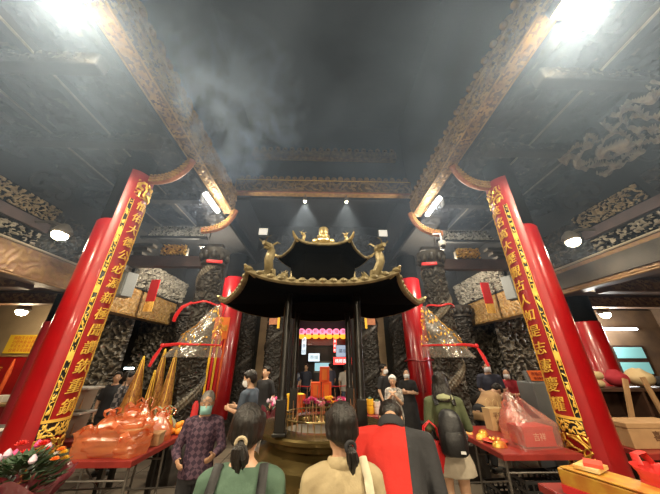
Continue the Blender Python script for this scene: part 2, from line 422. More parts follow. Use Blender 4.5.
def couplet_column(x, y, F, chars, label, sd):
    t = thing('red_column', label, 'column', (x, y, 0))
    MB().lathe([(.36, 0), (.36, .12), (.31, .2), (.33, .3), (.27, .36)], 28).build('stone_base', STONE, t)
    MB().lathe([(.225, .36), (.225, 5.12)], 32).build('shaft', BLACK, t)
    MB().lathe([(.250, .36), (.252, .4), (.252, 3.72), (.228, 3.75)], 40).build('lacquer_sleeve', RED, t)
    bd = MB(); arc_plate(bd, .253, .270, F-rad(66), F+rad(66), .62, 4.70, 30); b = bd.build('couplet_board', REDB, t)
    m = MB()
    for sg in (-1, 1):
        a = F + sg*rad(37)
        arc_relief(m, .274, a-rad(5), a+rad(5), 1.12, 4.15, 8, 300, .012, 10, .42, sd+sg)
    m.build('border', [BLK, GOLDP], b)
    m = MB()
    for sg in (-1, 1):
        for d in (-6.2, 5.0): arc_plate(m, .270, .282, F+sg*rad(37)+rad(d), F+sg*rad(37)+rad(d+1.2), 1.12, 4.15, 2)
        for zz in (1.75, 2.6, 3.5):
            arc_plate(m, .270, .285, F+sg*rad(37)-rad(5), F+sg*rad(37)+rad(5), zz, zz+.10, 4)
    for zz in (1.10, ): arc_plate(m, .270, .282, F-rad(43), F+rad(43), zz, zz+.03, 16)
    m.build('gilt_edging', GOLDP, b)
    m = MB(); arc_relief(m, .274, F-rad(42), F+rad(42), .95, 1.10, 60, 16, .012, 11, .3, sd+4); m.build('border_panel', [BLK, GOLDP], b)
    m = MB()
    arc_relief(m, .274, F-rad(44), F+rad(44), .58, .95, 80, 60, .02, 8, .22, sd+7, cut=True)
    arc_relief(m, .274, F-rad(40), F+rad(40), 4.22, 4.55, 70, 40, .02, 8, .26, sd+9, cut=True)
    m.build('gilt_ornament', GOLD, b)
    m = MB(); n = len(chars); z1, z0 = 4.10, 1.25
    for i, ch in enumerate(chars):
        z = z1 + (z0-z1)*i/(n-1); vs, fs = text_geo(ch, .195, .006, .05)
        # a little brush-like slant and slight size changes
        k = 1.0 + .1*nz(i*3.3, sd)
        P = []
        for v in vs:
            a = F + (v.x*k + .12*v.y)/.280; r = .280 + v.z; P.append((r*math.cos(a), r*math.sin(a), z + v.y*k*.9 + .10*v.x*k))
        m.add(P, fs)
    m.build('lettering', GOLDP, b, smooth=0)
    return t
couplet_column(-3.34, 3.64, 0.0, '惟佑大德公必源新極聞讚欽重鎮', 'front left red lacquered column with a gold-lettered couplet board facing the censer', 1.0)
couplet_column(3.27, 3.62, PI, '英名高大歷觀古人如是志憲慶耀', 'front right red lacquered column with a gold-lettered couplet board facing the censer', 5.0)

def plain_red(x, y, r, ztop, label, mt, F=None, chars=None, sd=0):
    t = thing('red_column', label, 'column', (x, y, 0))
    MB().lathe([(r*1.3, 0), (r*1.3, .1), (r*1.12, .2), (r*1.22, .3), (r*1.02, .36)], 24).build('stone_base', STONE, t)
    MB().lathe([(r*.92, .36), (r*.92, 4.9 if abs(x) < 5 else 3.0 if abs(x) < 6 else 2.94)], 24).build('shaft', BLACK, t)
    MB().lathe([(r, .36), (r, ztop), (r*.93, ztop+.03)], 32).build('lacquer_sleeve', mt, t)
    if chars:
        m = MB(); arc_plate(m, r+.002, r+.022, F-rad(60), F+rad(60), .6, ztop+.25, 20); b = m.build('couplet_board', mt, t)
        m = MB()
        for sg in (-1, 1):
            arc_relief(m, r+.026, F+sg*rad(40)-rad(7), F+sg*rad(40)+rad(7), .7, ztop+.2, 6, 160, .012, 9, .3, sd+sg)
        m.build('border', [ORANGEC, GOLDP], b)
        m = MB(); n = len(chars)
        for i, ch in enumerate(chars):
            vs, fs = text_geo(ch, .24, .006, .06); z = ztop - (ztop-1.0)*i/(n-1)
            m.add([((r+.03+v.z)*math.cos(F+v.x/(r+.03)), (r+.03+v.z)*math.sin(F+v.x/(r+.03)), z+v.y) for v in vs], fs)
        m.build('lettering', GOLDP, b, smooth=0)
    return t
plain_red(-2.78, 7.8, .33, 4.1, 'red column behind the left dragon pillar, under the canopy tip', RED, -.35, None, 3)
plain_red(2.78, 7.8, .33, 4.1, 'red column behind the right dragon pillar, a dark cord tied round it', RED, PI+.35, None, 6)
plain_red(-5.35, 5.4, .20, 2.42, 'dark red column at the far left in front of the yellow notice', DRED)
plain_red(5.5, 5.3, .25, 2.45, 'short-sleeved red column at the far right beside the piled shelf', RED)
plain_red(6.3, 6.6, .24, 2.5, 'second red column at the far right, half hidden behind another', RED)
# ------------------------------------------------------------------ dragon pillars (carved stone)
def carved_pillar(r, z0, z1, sd, nu=70, nz_=150):
    m = MB()
    def fn(u, v):
        a = 2*PI*u; z = z0 + (z1-z0)*v
        h = scroll(a*r*8 if u < .999 else 0, z*8, sd)
        # body of a dragon winding round the shaft
        ph = (a - 2*PI*z/1.25 + sd) % (2*PI); d = min(ph, 2*PI-ph)*r
        g = max(0, 1-(d/.13)**2)
        scale = .75 + .25*math.sin(z*70+a*3)*math.sin(a*22)
        hh = max(h*.7, g**.6*scale*1.2)
        e = min(1, min(v, 1-v)/.01)
        return Vector(((r+.065*hh*e)*math.cos(a), (r+.065*hh*e)*math.sin(a), z)), hh
    m.grid(fn, nu, nz_, .62)
    return m
def dragon_pillar(x, y, r, ztop, label, sd, group=None, rough=1.0):
    t = thing('dragon_pillar', label, 'column', (x, y, 0), group=group)
    m = MB(); n = 8
    m.lathe([(r*1.6, 0), (r*1.6, .14), (r*1.42, .2), (r*1.5, .42), (r*1.25, .5)], 8, a0=PI/8); m.build('stone_base', STONE, t)
    carved_pillar(r, .5, ztop-.38, sd, int(96*rough), int(230*rough)).build('carved_shaft', [STONE, STONEHI] if rough == 1 else [SOOTST, STONE], t)
    m = MB(); m.lathe([(r*1.02, ztop-.38), (r*1.25, ztop-.34), (r*1.25, ztop-.3), (r*1.05, ztop-.26), (r*1.15, ztop-.2), (r*1.45, ztop-.1), (r*1.5, ztop)], 24)
    for k in range(10):
        a = 2*PI*k/10; m.ball((r*1.28*math.cos(a), r*1.28*math.sin(a), ztop-.15), .07, .07, .10, 8, 6)
    m.build('capital', STONE, t)
    return t
dragon_pillar(-2.44, 5.3, .205, 4.0, 'dark carved stone dragon pillar behind the table of orange bags, red ribbon near its top', .4)
dragon_pillar(2.48, 5.3, .205, 4.0, 'dark carved stone dragon pillar directly behind the backpack wearer', 2.6)
for x, lb, sd in ((-1.52, 'soot-dark carved pillar just left of the street opening', 1.1), (1.52, 'soot-dark carved pillar just right of the street opening', 2.0), (-2.5, 'soot-dark carved pillar on the back wall beside the left red column', 3.3), (2.55, 'soot-dark carved pillar on the back wall beside the right red column', 4.4)):
    dragon_pillar(x, 8.66, .27, 4.3, lb, sd, rough=.7)
for x, lb, sd in ((-4.35, 'dark carved pillar at the back behind the golden incense cones', 5.1), (4.6, 'dark carved pillar at the back behind the woman in the red vest', 6.2)):
    dragon_pillar(x, 8.4, .25, 3.4, lb, sd, rough=.6)
# ------------------------------------------------------------------ aisle beams, friezes and brackets
for s, nm in ((-1, 'left'), (1, 'right')):
    t = thing('painted_beam', f'long brown painted beam {"with a dark cartouche" if s > 0 else "with faded scrollwork"} along the {nm} aisle', 'beam', (s*5.22, 4.2, 3.02))
    MB().box(0, -.12, .25, .34, 9.6, .5).build('core', BROWN, t, smooth=0, bevel=.03)
    m = MB()
    relief(m, (-s*.172, -4.6, .02), (0, 6.7, 0), (0, 0, .46), (-s, 0, 0), 260, 22, .018, 6, .35, 8+s); m.build('painted_face', [BROWN, mat('faded_gilding', (.21, .125, .05), .55, .2, col2=(.14, .08, .035), nscale=9)], t)
    poly = [(-1.15, .09), (1.15, .09), (1.4, .17), (1.45, .25), (1.4, .33), (1.15, .41), (-1.15, .41), (-1.4, .33), (-1.45, .25), (-1.4, .17)]
    M = frame((-s*.175, .1, 0), (0, 1, 0), (0, 0, 1)); 
    m = MB(); m.prism(poly, M, s*.03 if True else 0)
    if s > 0: m.xf(lambda p: Vector((-s*(.172 + abs(abs(p.x)-.175)), p.y, p.z))).build('cartouche', mat('dark_painted_panel', (.028, .025, .022), .65, col2=(.05, .042, .034), nscale=4), t, smooth=0)
    m = MB(); m.box(0, 3.3, .15, .34, 2.7, .70); relief(m, (-s*.172, 1.95, -.18), (0, 2.7, 0), (0, 0, .66), (-s, 0, 0), 130, 32, .022, 7, .2, 5+s); m.build('gilded_end', [OLDGOLD, TANW], t)
    m = MB()
    for zz in (0, ): m.tube([(-s*.18, -4.9, zz), (-s*.18, 1.9, zz)], .018, 6)
    m.build('edge_moulding', MATS['faded_gilding'], t)
    # carved frieze above
    t = thing('carved_frieze', f'openwork carved frieze with a plain grey band above the {nm} painted beam', 'frieze', (s*5.14, 3.0, 3.55))
    m = MB(); relief(m, (0, -3.4, .03), (0, 4.6, 0), (0, 0, .27), (-s, 0, 0), 200, 18, .05, 9, .42, 2+s); m.build('lower_lattice', [BLACK, mat('aged_lattice', (.27, .24, .19), .55, col2=(.14, .12, .095), nscale=9)], t)
    m = MB(); relief(m, (0, 1.2, .03), (0, 2.3, 0), (0, 0, .8), (-s, 0, 0), 100, 40, .06, 6, .5, 22+s); m.build('sooty_carving', [SOOT, SOOTG], t)
    MB().box(-s*.02, -1.1, .42, .05, 4.7, .18).build('plain_band', PURPLEB, t, smooth=0, bevel=.01)
    m = MB(); relief(m, (0, .1, .53), (0, 1.15, 0), (-s*.12, 0, .30), (-s, 0, -.4), 90, 26, .06, 10, .36, 12+s); m.build('upper_lattice', [BLACK, mat('tan_lattice', (.42, .32, .19), .5, col2=(.22, .16, .09), nscale=9)], t)
    m = MB(); relief(m, (0, -3.4, .53), (0, 3.4, 0), (-s*.15, 0, .36), (-s, 0, -.4), 150, 22, .06, 6, .6, 13+s); m.build('upper_sooty_carving', [SOOT, SOOTG], t)
    m = MB(); m.tube([(-s*.09, -3.5, -.01), (-s*.09, 3.5, -.01)], .02, 6); m.build('edge_moulding', mat('pale_moulding', (.30, .26, .20), .5), t)
    t = thing('stone_relief', f'pale carved stone relief high at the back of the {nm} aisle', 'relief', (s*5.12, 7.9, 3.55))
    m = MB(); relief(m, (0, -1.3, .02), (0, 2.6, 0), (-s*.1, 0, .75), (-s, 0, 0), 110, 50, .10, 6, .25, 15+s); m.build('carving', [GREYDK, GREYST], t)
    m = MB(); m.box(0, -1.32, .38, .08, .04, .8); m.box(0, 1.32, .38, .08, .04, .8); m.box(-s*.02, 0, 0, .1, 2.7, .04); m.build('surround', SOOT, t, smooth=0)
    # crossing beam between dragon pillar and side
    t = thing('cross_beam', f'maroon cross beam with swept ends above the {nm} dragon pillar', 'beam', (s*3.85, 6.15, 4.0))
    poly = [(-1.3, .06), (-1.05, -.08), (1.05, -.08), (1.3, .06), (1.3, .2), (-1.3, .2)]
    m = MB(); m.prism(poly, frame((0, .09, 0), (1, 0, 0), (0, 0, 1)), .18); m.build('core', PURPLEB, t, smooth=0)
    m = MB(); relief(m, (-.32, -.1, .2), (.64, 0, 0), (0, 0, .3), (0, -1, 0), 50, 26, .10, 9, .2, 21+s); m.box(0, 0, .33, .55, .14, .26); m.build('gilt_boss', [SOOTG, GOLD], t)
    m = MB()
    for q in (-.9, .9): 
        for j in range(3): m.box(q, -.02, .26+.12*j, .22+.2*j, .2, .07)
    m.build('bracket_set', SOOTG, t, smooth=0)
    t = thing('carved_relief', f'pale carved panel under the {nm} aisle ceiling beyond the front column', 'panel', (s*3.9, 6.0, 4.7))
    m = MB(); relief(m, (-.75, 0, 0), (1.5, 0, 0), (0, .2, .42), (0, -1, .3), 90, 30, .05, 9, .3, 31+s); m.build('carving', [SOOTG, GREYST], t)
    m = MB(); m.box(0, -.03, -.03, 1.7, .1, .06); m.build('ledge', SOOT, t, smooth=0)
    # rafters across the aisle
    for j, yy in enumerate((.3, 1.9, 3.05, 4.6)):
        t = thing('rafter', f'sooty carved rafter crossing the {nm} aisle ceiling, number {("one", "two", "three", "four")[j]} from the front', 'beam', (s*3.9, yy, 4.86))
        MB().box(0, 0, .1, 2.5, .16, .2).build('core', SOOT, t, smooth=0, bevel=.02)
        m = MB(); relief(m, (-1.2, -.082, .01), (2.4, 0, 0), (0, 0, .18), (0, -1, 0), 90, 9, .03, 8, .6, 41+j); m.build('carved_face', [SOOT, SOOTG], t)
        m = MB()
        for q in (s,):
            for k in range(4): m.box(q*(1.12-.11*k), 0, -.06*k - .02, .3-.05*k, .13, .06)
        m.build('bracket_step', SOOT, t, smooth=0)
    for xx, wd in ((3.45, 'inner'), (4.35, 'outer')):
        t = thing('purlin', f'{wd} sooty purlin running lengthwise under the {nm} aisle ceiling', 'beam', (s*xx, 2.6, 4.99)); MB().box(0, 0, .07, .13, 6.6, .14).build('core', SOOT, t, smooth=0, bevel=.015); m = MB(); m.tube([(-s*.07, -3.3, 0), (-s*.07, 3.3, 0)], .014, 6); m.build('edge_moulding', STONEHI, t)
    # brackets stepping from frieze to ceiling
    for j, yy in enumerate((1.1, 2.45, 3.75, 5.3)):
        t = thing('roof_bracket', f'carved swirling roof bracket above the {nm} frieze, number {("one", "two", "three", "four")[j]} from the front', 'bracket', (s*4.95, yy, 4.42))
        m = MB()
        for k in range(4): m.box(-s*.13*k, 0, .14*k, .22, .16+.08*k, .08)
        m.build('step', SOOT, t, smooth=0)
        m = MB()
        for q in (-1, 1):
            P = []
            for i in range(16):
                a = i*.42; r_ = .26*(1-i/19)
                P.append((-s*(.12+.12*math.cos(a)*r_*3), q*.2+.6*r_*math.sin(a)*q, .12 + .6*r_*math.cos(a)))
            m.tube(P, [.03*(1-i/22) for i in range(16)], 6)
        m.build('scroll', SOOT, t)
t = thing('carved_relief', 'bright-edged carved cloud scrolls under the right aisle ceiling at the right edge', 'relief', (4.75, 1.7, 4.62))
m = MB(); relief(m, (0, 0, 0), (0, 1.5, 0), (-.75, 0, .34), (-1, 0, -2), 90, 50, .16, 3.4, .42, 77); m.build('carving', [SOOT, mat('silver_lit_wood', (.34, .29, .22), .4, col2=(.16, .13, .10), nscale=10)], t)  # silver light on the scrolls is put into the pale raised faces
# ------------------------------------------------------------------ censer and its canopy
def hex_roof(mb, R, ze, Rt, zt, lift, under=False, n=14):
    def ring(k, t, rr, zz, lf):
        a0 = PI/3*k; a1 = PI/3*(k+1)
        p = Vector((math.cos(a0), math.sin(a0), 0))*(1-t) + Vector((math.cos(a1), math.sin(a1), 0))*t
        q = abs(2*t-1)
        return Vector((p.x*rr*(1+.03*q**4), p.y*rr*(1+.03*q**4), zz + lf*q**3))
    N = 6*n
    def fn(u, v):
        i = min(u*6, 5.9999); k = int(i); t = i-k
        r = R + (Rt-R)*v; z = ze + (zt-ze)*(v**1.5 if not under else v)
        rib = 0 if under else .018*abs(math.sin(t*PI*9))
        return ring(k, t, r, z+rib, lift*(1-v)**2), 0
    mb.grid(fn, N, 10)
    return [ring(k, j/n, R, ze, lift) for k in range(6) for j in range(n)]
def dragon(L=.5, seed=0):
    """dragon crouching along +x, standing on z=0"""
    m = MB(); P = []; rr = []
    for i in range(26):
        t = i/25
        x = -L*.55 + L*1.05*t; z = .09*L/.5 + .075*L/.5*math.sin(t*2*PI*1.25+.5) + (.42*L*max(0, t-.62)/.38)
        if t > .8: x -= L*.30*(t-.8)/.2
        y = .03*math.sin(t*9)
        P.append((x, y, z)); rr.append(L*(.022 + .085*math.sin(min(1, t*1.5)*PI*.5)*(1 if t < .85 else 1-.2*(t-.85)/.15)))
    m.tube(P, rr, 9)
    for i in range(3, 24, 2): 
        p = Vector(P[i]); m.tube([p+Vector((0, 0, rr[i]*.8)), p+Vector((-.03*L/.5, 0, rr[i]+.045*L/.5))], [.018*L/.5, .002], 5)
    h = Vector(P[-1])+Vector((.03*L/.5, 0, .03*L/.5)); k = L/.5
    m.ball(h, .055*k, .045*k, .048*k, 10, 8); m.tube([h+Vector((.02*k, 0, .005*k)), h+Vector((.12*k, 0, .0*k))], [.038*k, .026*k], 8); m.tube([h+Vector((.02*k, 0, -.03*k)), h+Vector((.10*k, 0, -.05*k))], [.022*k, .014*k], 6)
    for q in (-1, 1):
        m.tube([h+Vector((-.02*k, q*.025*k, .03*k)), h+Vector((-.07*k, q*.05*k, .085*k)), h+Vector((-.13*k, q*.05*k, .10*k))], [.013*k, .010*k, .003*k], 5)
        m.tube([h+Vector((.11*k, q*.02*k, .01*k)), h+Vector((.13*k, q*.06*k, .05*k)), h+Vector((.10*k, q*.09*k, .08*k))], [.006*k, .005*k, .002*k], 4)
        for bx in (-.16, .08):
            m.tube([(bx*k, q*.03*k, .12*k), (bx*k+.04*k, q*.10*k, .09*k), (bx*k+.02*k, q*.10*k, .0)], [.03*k, .024*k, .018*k], 6)
            m.ball((bx*k+.035*k, q*.10*k, .012*k), .03*k, .022*k, .014*k, 6, 4)
    m.tube([P[0], (P[0][0]-.08*k, 0, P[0][2]+.06*k), (P[0][0]-.07*k, 0, P[0][2]+.14*k)], [.02*k, .016*k, .003*k], 6)
    return m
CEN = (0.0, 3.4)
GILT = mat('sooty_gilt_tiles', (.25, .20, .10), .5, .35, col2=(.11, .085, .04), nscale=11)
t = thing('censer_canopy', 'black hexagonal two-tiered canopy roof with gilt dragons over the bronze censer', 'canopy', (*CEN, 1.12))
z0 = 1.12
m = MB(); E1 = hex_roof(m, 1.34, 2.40-z0, .50, 2.53-z0, .10); m.build('lower_roof', GILT, t)
m = MB(); hex_roof(m, 1.325, 2.375-z0, .5, 2.46-z0, .10, True); m.build('lower_soffit', BLACK, t)
m = MB(); m.tube(E1+[E1[0]], .028, 8, caps=False)
for i, p in enumerate(E1): 
    m.ball(p+Vector((0, 0, .018)), .042, .042, .030, 8, 6)
m.build('lower_eave_trim', GILT, t)
MB().lathe([(.52, 2.38-z0), (.52, 2.7-z0), (.46, 2.74-z0), (.46, 3.02-z0), (.52, 3.06-z0)], 6).build('drum', BLACK, t, smooth=0)
m = MB(); E2 = hex_roof(m, .66, 3.07-z0, .16, 3.20-z0, .07, n=10); m.build('upper_roof', GILT, t)
m = MB(); hex_roof(m, .65, 3.05-z0, .3, 3.08-z0, .07, True, n=10); m.build('upper_soffit', BLACK, t)
m = MB(); m.tube(E2+[E2[0]], .018, 6, caps=False)
for i, p in enumerate(E2):
    if i % 2 == 0: m.ball(p, .024, .024, .024, 6, 5)
m.build('upper_eave_trim', GILT, t)
m = MB(); m.lathe([(.22, 3.10-z0), (.22, 3.30-z0), (.25, 3.34-z0), (.20, 3.38-z0), (.13, 3.40-z0), (.16, 3.44-z0), (.16, 3.48-z0), (.09, 3.50-z0), (.115, 3.55-z0), (.115, 3.59-z0), (.07, 3.62-z0), (.085, 3.64-z0), (.085, 3.76-z0), (.075, 3.78-z0)], 20)
for k in range(8):
    a = PI*2*k/8; m.ball((.2*math.cos(a), .2*math.sin(a), 3.41-z0), .05, .05, .06, 8, 6)
m.xf(lambda p: Vector((p.x*.85, p.y*.85, 3.10-z0+(p.z-3.10+z0)*.74))).build('finial', mat('pale_gilt', (.62, .50, .26), .3, .7, col2=(.45, .34, .15), nscale=9), t)
for k in range(6):
    a = PI/3*k
    if k in (1, 2, 4, 5):
        d = dragon(.44)
        d.xf(lambda p: Matrix.Rotation(a, 3, 'Z') @ (Vector((p.x*.95+1.03, p.y, p.z+2.46-z0 + .12*max(0, p.x+.1))))).build('dragon_ornament', GILT, t)
        d = dragon(.20); d.xf(lambda p: Matrix.Rotation(a, 3, 'Z') @ Vector((p.x+.50, p.y, p.z+3.10-z0))).build('dragon_ornament', MATS['pale_gilt'], t)
    m = MB(); c, s_ = math.cos(a), math.sin(a)
    m.tube([(1.28*c, 1.28*s_, 2.485-z0), (1.38*c, 1.38*s_, 2.51-z0), (1.43*c, 1.43*s_, 2.55-z0)], [.03, .028, .010], 8); m.build('corner_tip', MATS['pale_gilt'], t)
    m = MB(); m.tube([(.64*c, .64*s_, 3.12-z0), (.72*c, .72*s_, 3.16-z0), (.76*c, .76*s_, 3.21-z0)], [.025, .02, .008], 7); m.build('corner_tip', MATS['pale_gilt'], t)
for sx in (-1, 1):
    for sy in (-1, 1):
        m = MB(); x, y = sx*.385, sy*.56
        m.box(x, y, .155, .10, .10, .27); m.box(x, y, .01, .13, .13, .03); m.lathe([(.05, .28), (.042, .33), (.042, 1.36)], 12, x, y); m.build('post', BLK, t, bevel=.008)
t = thing('incense_censer', 'large round bronze incense censer with a barred ash bowl under the canopy', 'censer', (*CEN, 0))
m = MB(); m.lathe([(.66, 0), (.66, .10), (.60, .14), (.58, .32), (.62, .36)], 32); m.build('pedestal', STONE, t)
m = MB(); m.lathe([(.40, .36), (.48, .40), (.62, .52), (.73, .66), (.76, .76), (.73, .87), (.62, .95), (.585, .98), (.585, 1.01), (.66, 1.045), (.71, 1.06), (.715, 1.09), (.70, 1.105), (.56, 1.115), (.47, 1.11), (.45, 1.08), (.45, .9), (.1, .88)], 64); m.build('bowl', BRONZE, t)
MB().lathe([(.449, .95), (.449, 1.03), (.3, 1.05), (.05, 1.06)], 32).build('ash', ASH, t)
m = MB()
for k in range(44):
    a = 2*PI*k/44; m.tube([(.46*math.cos(a), .46*math.sin(a), 1.1), (.46*math.cos(a), .46*math.sin(a), 1.19)], .0055, 5)
m.tube([(.46*math.cos(2*PI*k/44), .46*math.sin(2*PI*k/44), 1.19) for k in range(45)], .009, 6, caps=False)
m.build('rail', mat('brass_rail', (.34, .25, .11), .35, .8), t)
m = MB()
for ch, deg in (('香', -128), ('爐', -98), ('聖', -68), ('宮', -40)):
    vs, fs = text_geo(ch, .17, .008, .04); a0 = rad(deg)
    m.add([((.70+.045*(1-((v.y)/.12)**2)+.03+v.z)*math.cos(a0+v.x/.74), (.70+.045*(1-(v.y/.12)**2)+.03+v.z)*math.sin(a0+v.x/.74), .76+v.y) for v in vs], fs)
m.build('raised_lettering', mat('bright_bronze', (.42, .29, .10), .3, .85), t, smooth=0)
INC = mat('incense_stick', (.45, .20, .10), .8)
src = None
for i in range(26):
    a = RND.uniform(0, 2*PI); r = .40*math.sqrt(RND.random()); h = RND.uniform(.18, .42)
    loc = (CEN[0]+r*math.cos(a), CEN[1]+r*math.sin(a), 1.03)
    if src is None:
        src = MB().tube([(0, 0, 0), (0, 0, .34)], .0035, 5).build('incense_stick', INC); o = src
        tag(o, 'thin burning incense stick standing in the ash of the bronze censer', 'incense', 'incense sticks in the censer')
    else:
        o = src.copy(); COL.objects.link(o)
    o.location = loc; o.rotation_euler = (RND.uniform(-.12, .12), RND.uniform(-.12, .12), 0); o.scale = (1, 1, h/.34)
# ------------------------------------------------------------------ people
SKIN = mat('skin', (.62, .38, .25), .5, col2=(.56, .33, .21), nscale=6)
SKIN2 = mat('skin_tan', (.50, .29, .18), .5, col2=(.45, .25, .15), nscale=6)
LIP = mat('lips', (.42, .14, .11), .5)
EYEW = mat('eye_white', (.75, .72, .68), .3); EYED = mat('eye_dark', (.02, .012, .01), .2)
HAIRB = mat('black_hair', (.005, .0045, .0045), .42, col2=(.018, .013, .011), nscale=60, bump=.55, bscale=110, stretch=(1, 1, .06))
HAIRG = mat('grey_hair', (.22, .20, .18), .5, col2=(.10, .09, .085), nscale=40, bump=.4, bscale=60, stretch=(1, 1, .15))
HAIRW = mat('white_hair', (.72, .70, .66), .5, col2=(.5, .48, .45), nscale=40, bump=.4, bscale=60)
MASKB = mat('surgical_mask_teal', (.28, .52, .50), .8); MASKW = mat('white_mask', (.72, .74, .76), .8)
CLOTH = {}
def cloth(n, c, c2=None, r=.85): return mat('cloth_'+n, c, r, col2=c2, nscale=5, bump=.12, bscale=60)
GREEN = cloth('green', (.085, .15, .105), (.065, .12, .085)); BEIGE = cloth('beige', (.45, .36, .21), (.38, .30, .17)); REDC = cloth('red', (.44, .011, .005), (.38, .009, .004))
BLACKC = cloth('black', (.014, .014, .017), (.024, .024, .028)); NAVY = cloth('navy', (.045, .065, .10), (.06, .08, .115)); OLIVE = cloth('olive', (.10, .115, .055), (.07, .085, .04))
SKIRT = cloth('skirt', (.42, .36, .28), (.35, .30, .23)); TAN = cloth('tan', (.42, .26, .13), (.34, .20, .10)); GREY = cloth('grey', (.32, .31, .30), (.24, .23, .22)); DKB = cloth('dark_blue', (.03, .035, .06), (.045, .05, .08))
CRIM = cloth('crimson', (.36, .02, .035), (.28, .015, .025)); LTSH = cloth('pale', (.50, .46, .42), (.42, .39, .36))
DIAM = pattern('diamond_print', (.032, .015, .034), (.105, .056, .085), 26, 'checker', rot=PI/4)
PLAID = pattern('plaid', (.05, .05, .06), (.30, .28, .27), 15, 'checker')
FLORAL = pattern('floral_print', (.30, .28, .26), (.55, .52, .48), 26, 'voro', c3=(.14, .13, .13))
SHOE = mat('shoe', (.03, .028, .026), .5)
def smst(a, b, x):
    t = max(0, min(1, (x-a)/(b-a))); return t*t*(3-2*t)
def person(label, loc, rz, h=1.6, bend=0, hp=0, hy=0, arms=None, top=None, sleeve='short', hem=.74, bottom=('trousers', None), hair='short', hmat=None, mask=None, skin=None, vox=.014, group=None, female=True, wide=1.0, collar=None, twist=0):
    skin = skin or SKIN; hmat = hmat or HAIRB; S = h/1.6; sh = (.16 if female else .185)*wide
    bend = rad(bend)
    def B(p, full=False):
        k = 1.0 if full else smst(.76, .98, p.z)
        a = bend*k; z0 = .86
        c, s_ = math.cos(a), math.sin(a)
        return Vector((p.x, p.y*c + (p.z-z0)*s_, z0 + (p.z-z0)*c - p.y*s_))
    HM = Matrix.Rotation(rad(hy), 3, 'Z') @ Matrix.Rotation(-rad(hp), 3, 'X'); piv = Vector((0, 0, 1.37))
    def H(p): return B(piv + HM @ (p-piv), True)
    def SCL(mb): return mb.xf(lambda p: p*S)
    A = {-1: ((-sh-.05, -.03, 1.03), (-sh-.04, .06, .80)), 1: ((sh+.05, -.03, 1.03), (sh+.04, .06, .80))}
    if arms:
        for k, v in arms.items(): A[k] = v
    # --- body
    low = MB()
    for q in (-1, 1):
        low.cap((q*.085, 0, .80), (q*.085, .012, .45), .085, .056); low.cap((q*.085, .012, .45), (q*.085, -.012, .09), .056, .036)
        low.cap((q*.085, -.01, .42), (q*.085, -.03, .26), .045, .042)
        low.cap((q*.085, -.04, .04), (q*.095, .13, .03), .036, .030)
    tor = MB(); fw = 1.0 if female else 1.06
    tor.loft([(.72, .12, .085), (.80, .165, .115), (.86, .16, .112), (.97, .132*fw, .092), (1.08, .14*fw, .10), (1.19, .155*fw, .108), (1.27, .15*fw, .09), (1.33, .10, .068), (1.37, .052, .05)])
    for q in (-1, 1): tor.cap((q*.09, 0, 1.295), (q*sh, 0, 1.275), .055, .052)
    tor.cap((0, -.005, 1.30), (0, .008, 1.42), .052, .048)
    tor.xf(B)
    hd = MB(); hd.ball((0, .0, 1.50), .073, .092, .105, 18, 14); hd.ball((0, .032, 1.432), .054, .058, .052, 14, 10); hd.cap((0, .088, 1.50), (0, .104, 1.468), .009, .014, 8); hd.cap((-.03, .079, 1.515), (.03, .079, 1.515), .012, .012, 8)
    for q in (-1, 1): hd.ball((q*.075, -.005, 1.485), .010, .022, .032, 8, 8); hd.ball((q*.035, .062, 1.462), .022, .022, .022, 8, 6)
    hd.xf(H)
    am = MB(); 
    for q in (-1, 1):
        e, w_ = Vector(A[q][0]), Vector(A[q][1]); s0 = Vector((q*sh, 0, 1.272))
        am.cap(s0, e, .046, .036); am.cap(e, w_, .037, .025)
        d = (w_-e).normalized(); n = Vector((-q, 0, 0)); n = (n - d*n.dot(d))
        if n.length < .35: n = Vector((0, 0, -1)) - d*Vector((0, 0, -1)).dot(d)
        n.normalize(); wd = d.cross(n).normalized()
        # thumb side of the palm: forward / upward
        if wd.dot(Vector((0, .7, .7))) < 0: wd = -wd
        M = Matrix((wd, d, n)).transposed()
        pc = w_ + d*.045; am.ball(pc, .036, .05, .016, 12, 8, M)
        fr = max(.0085, vox*.72)
        for fi, (off, ln) in enumerate(((.027, .068), (.009, .078), (-.009, .072), (-.026, .056))):
            k0 = w_ + d*.075 + wd*off; k1 = k0 + d*(ln*.55) + n*.010; k2 = k1 + d*(ln*.40) + n*.026
            am.cap(k0 - d*.03, k1, fr, fr*.95, 7); am.cap(k1, k2, fr*.95, fr*.8, 7)
        t0 = w_ + d*.022 + wd*.024; t1 = t0 + d*.030 + wd*.030 + n*.008; t2 = t1 + d*.030 + wd*.006 + n*.012
        am.cap(t0, t1, fr*1.25, fr*1.05, 7); am.cap(t1, t2, fr*1.05, fr*.85, 7)
    am.xf(lambda p: B(p, True))
    body = MB()
    for b in (low, tor, hd, am): mb_merge(body, b)
    o = mobj('person', remesh(SCL(body), vox*S, 2), skin)
    o.location = loc; o.rotation_euler = (0, 0, rad(rz)); tag(o, label, 'person', group)
    # --- face
    for q in (-1, 1):
        e = MB().ball((q*.030, .080, 1.498), .0125, .009, .008, 10, 8); e.xf(H); ew = SCL(e).build('eye', EYEW, o)
        e = MB().ball((q*.030, .0865, 1.498), .0062, .004, .0065, 8, 6); e.xf(H); SCL(e).build('iris', EYED, ew)
    e = MB().ball((0, .088, 1.437), .022, .007, .007, 10, 6); e.xf(H); SCL(e).build('lips', LIP, o)
    # --- hair
    hm = MB()
    hm.ball((0, -.022, 1.522), .085, .098, .100, 18, 14); hm.ball((0, -.045, 1.487), .078, .072, .074 if hair in ('ponytail', 'low') else .085, 14, 10)
    if hair in ('ponytail', 'long', 'bob', 'low'):
        for q in (-1, 1): hm.cap((q*.066, .012, 1.55), (q*.070, -.03, 1.47), .026, .024, 8)
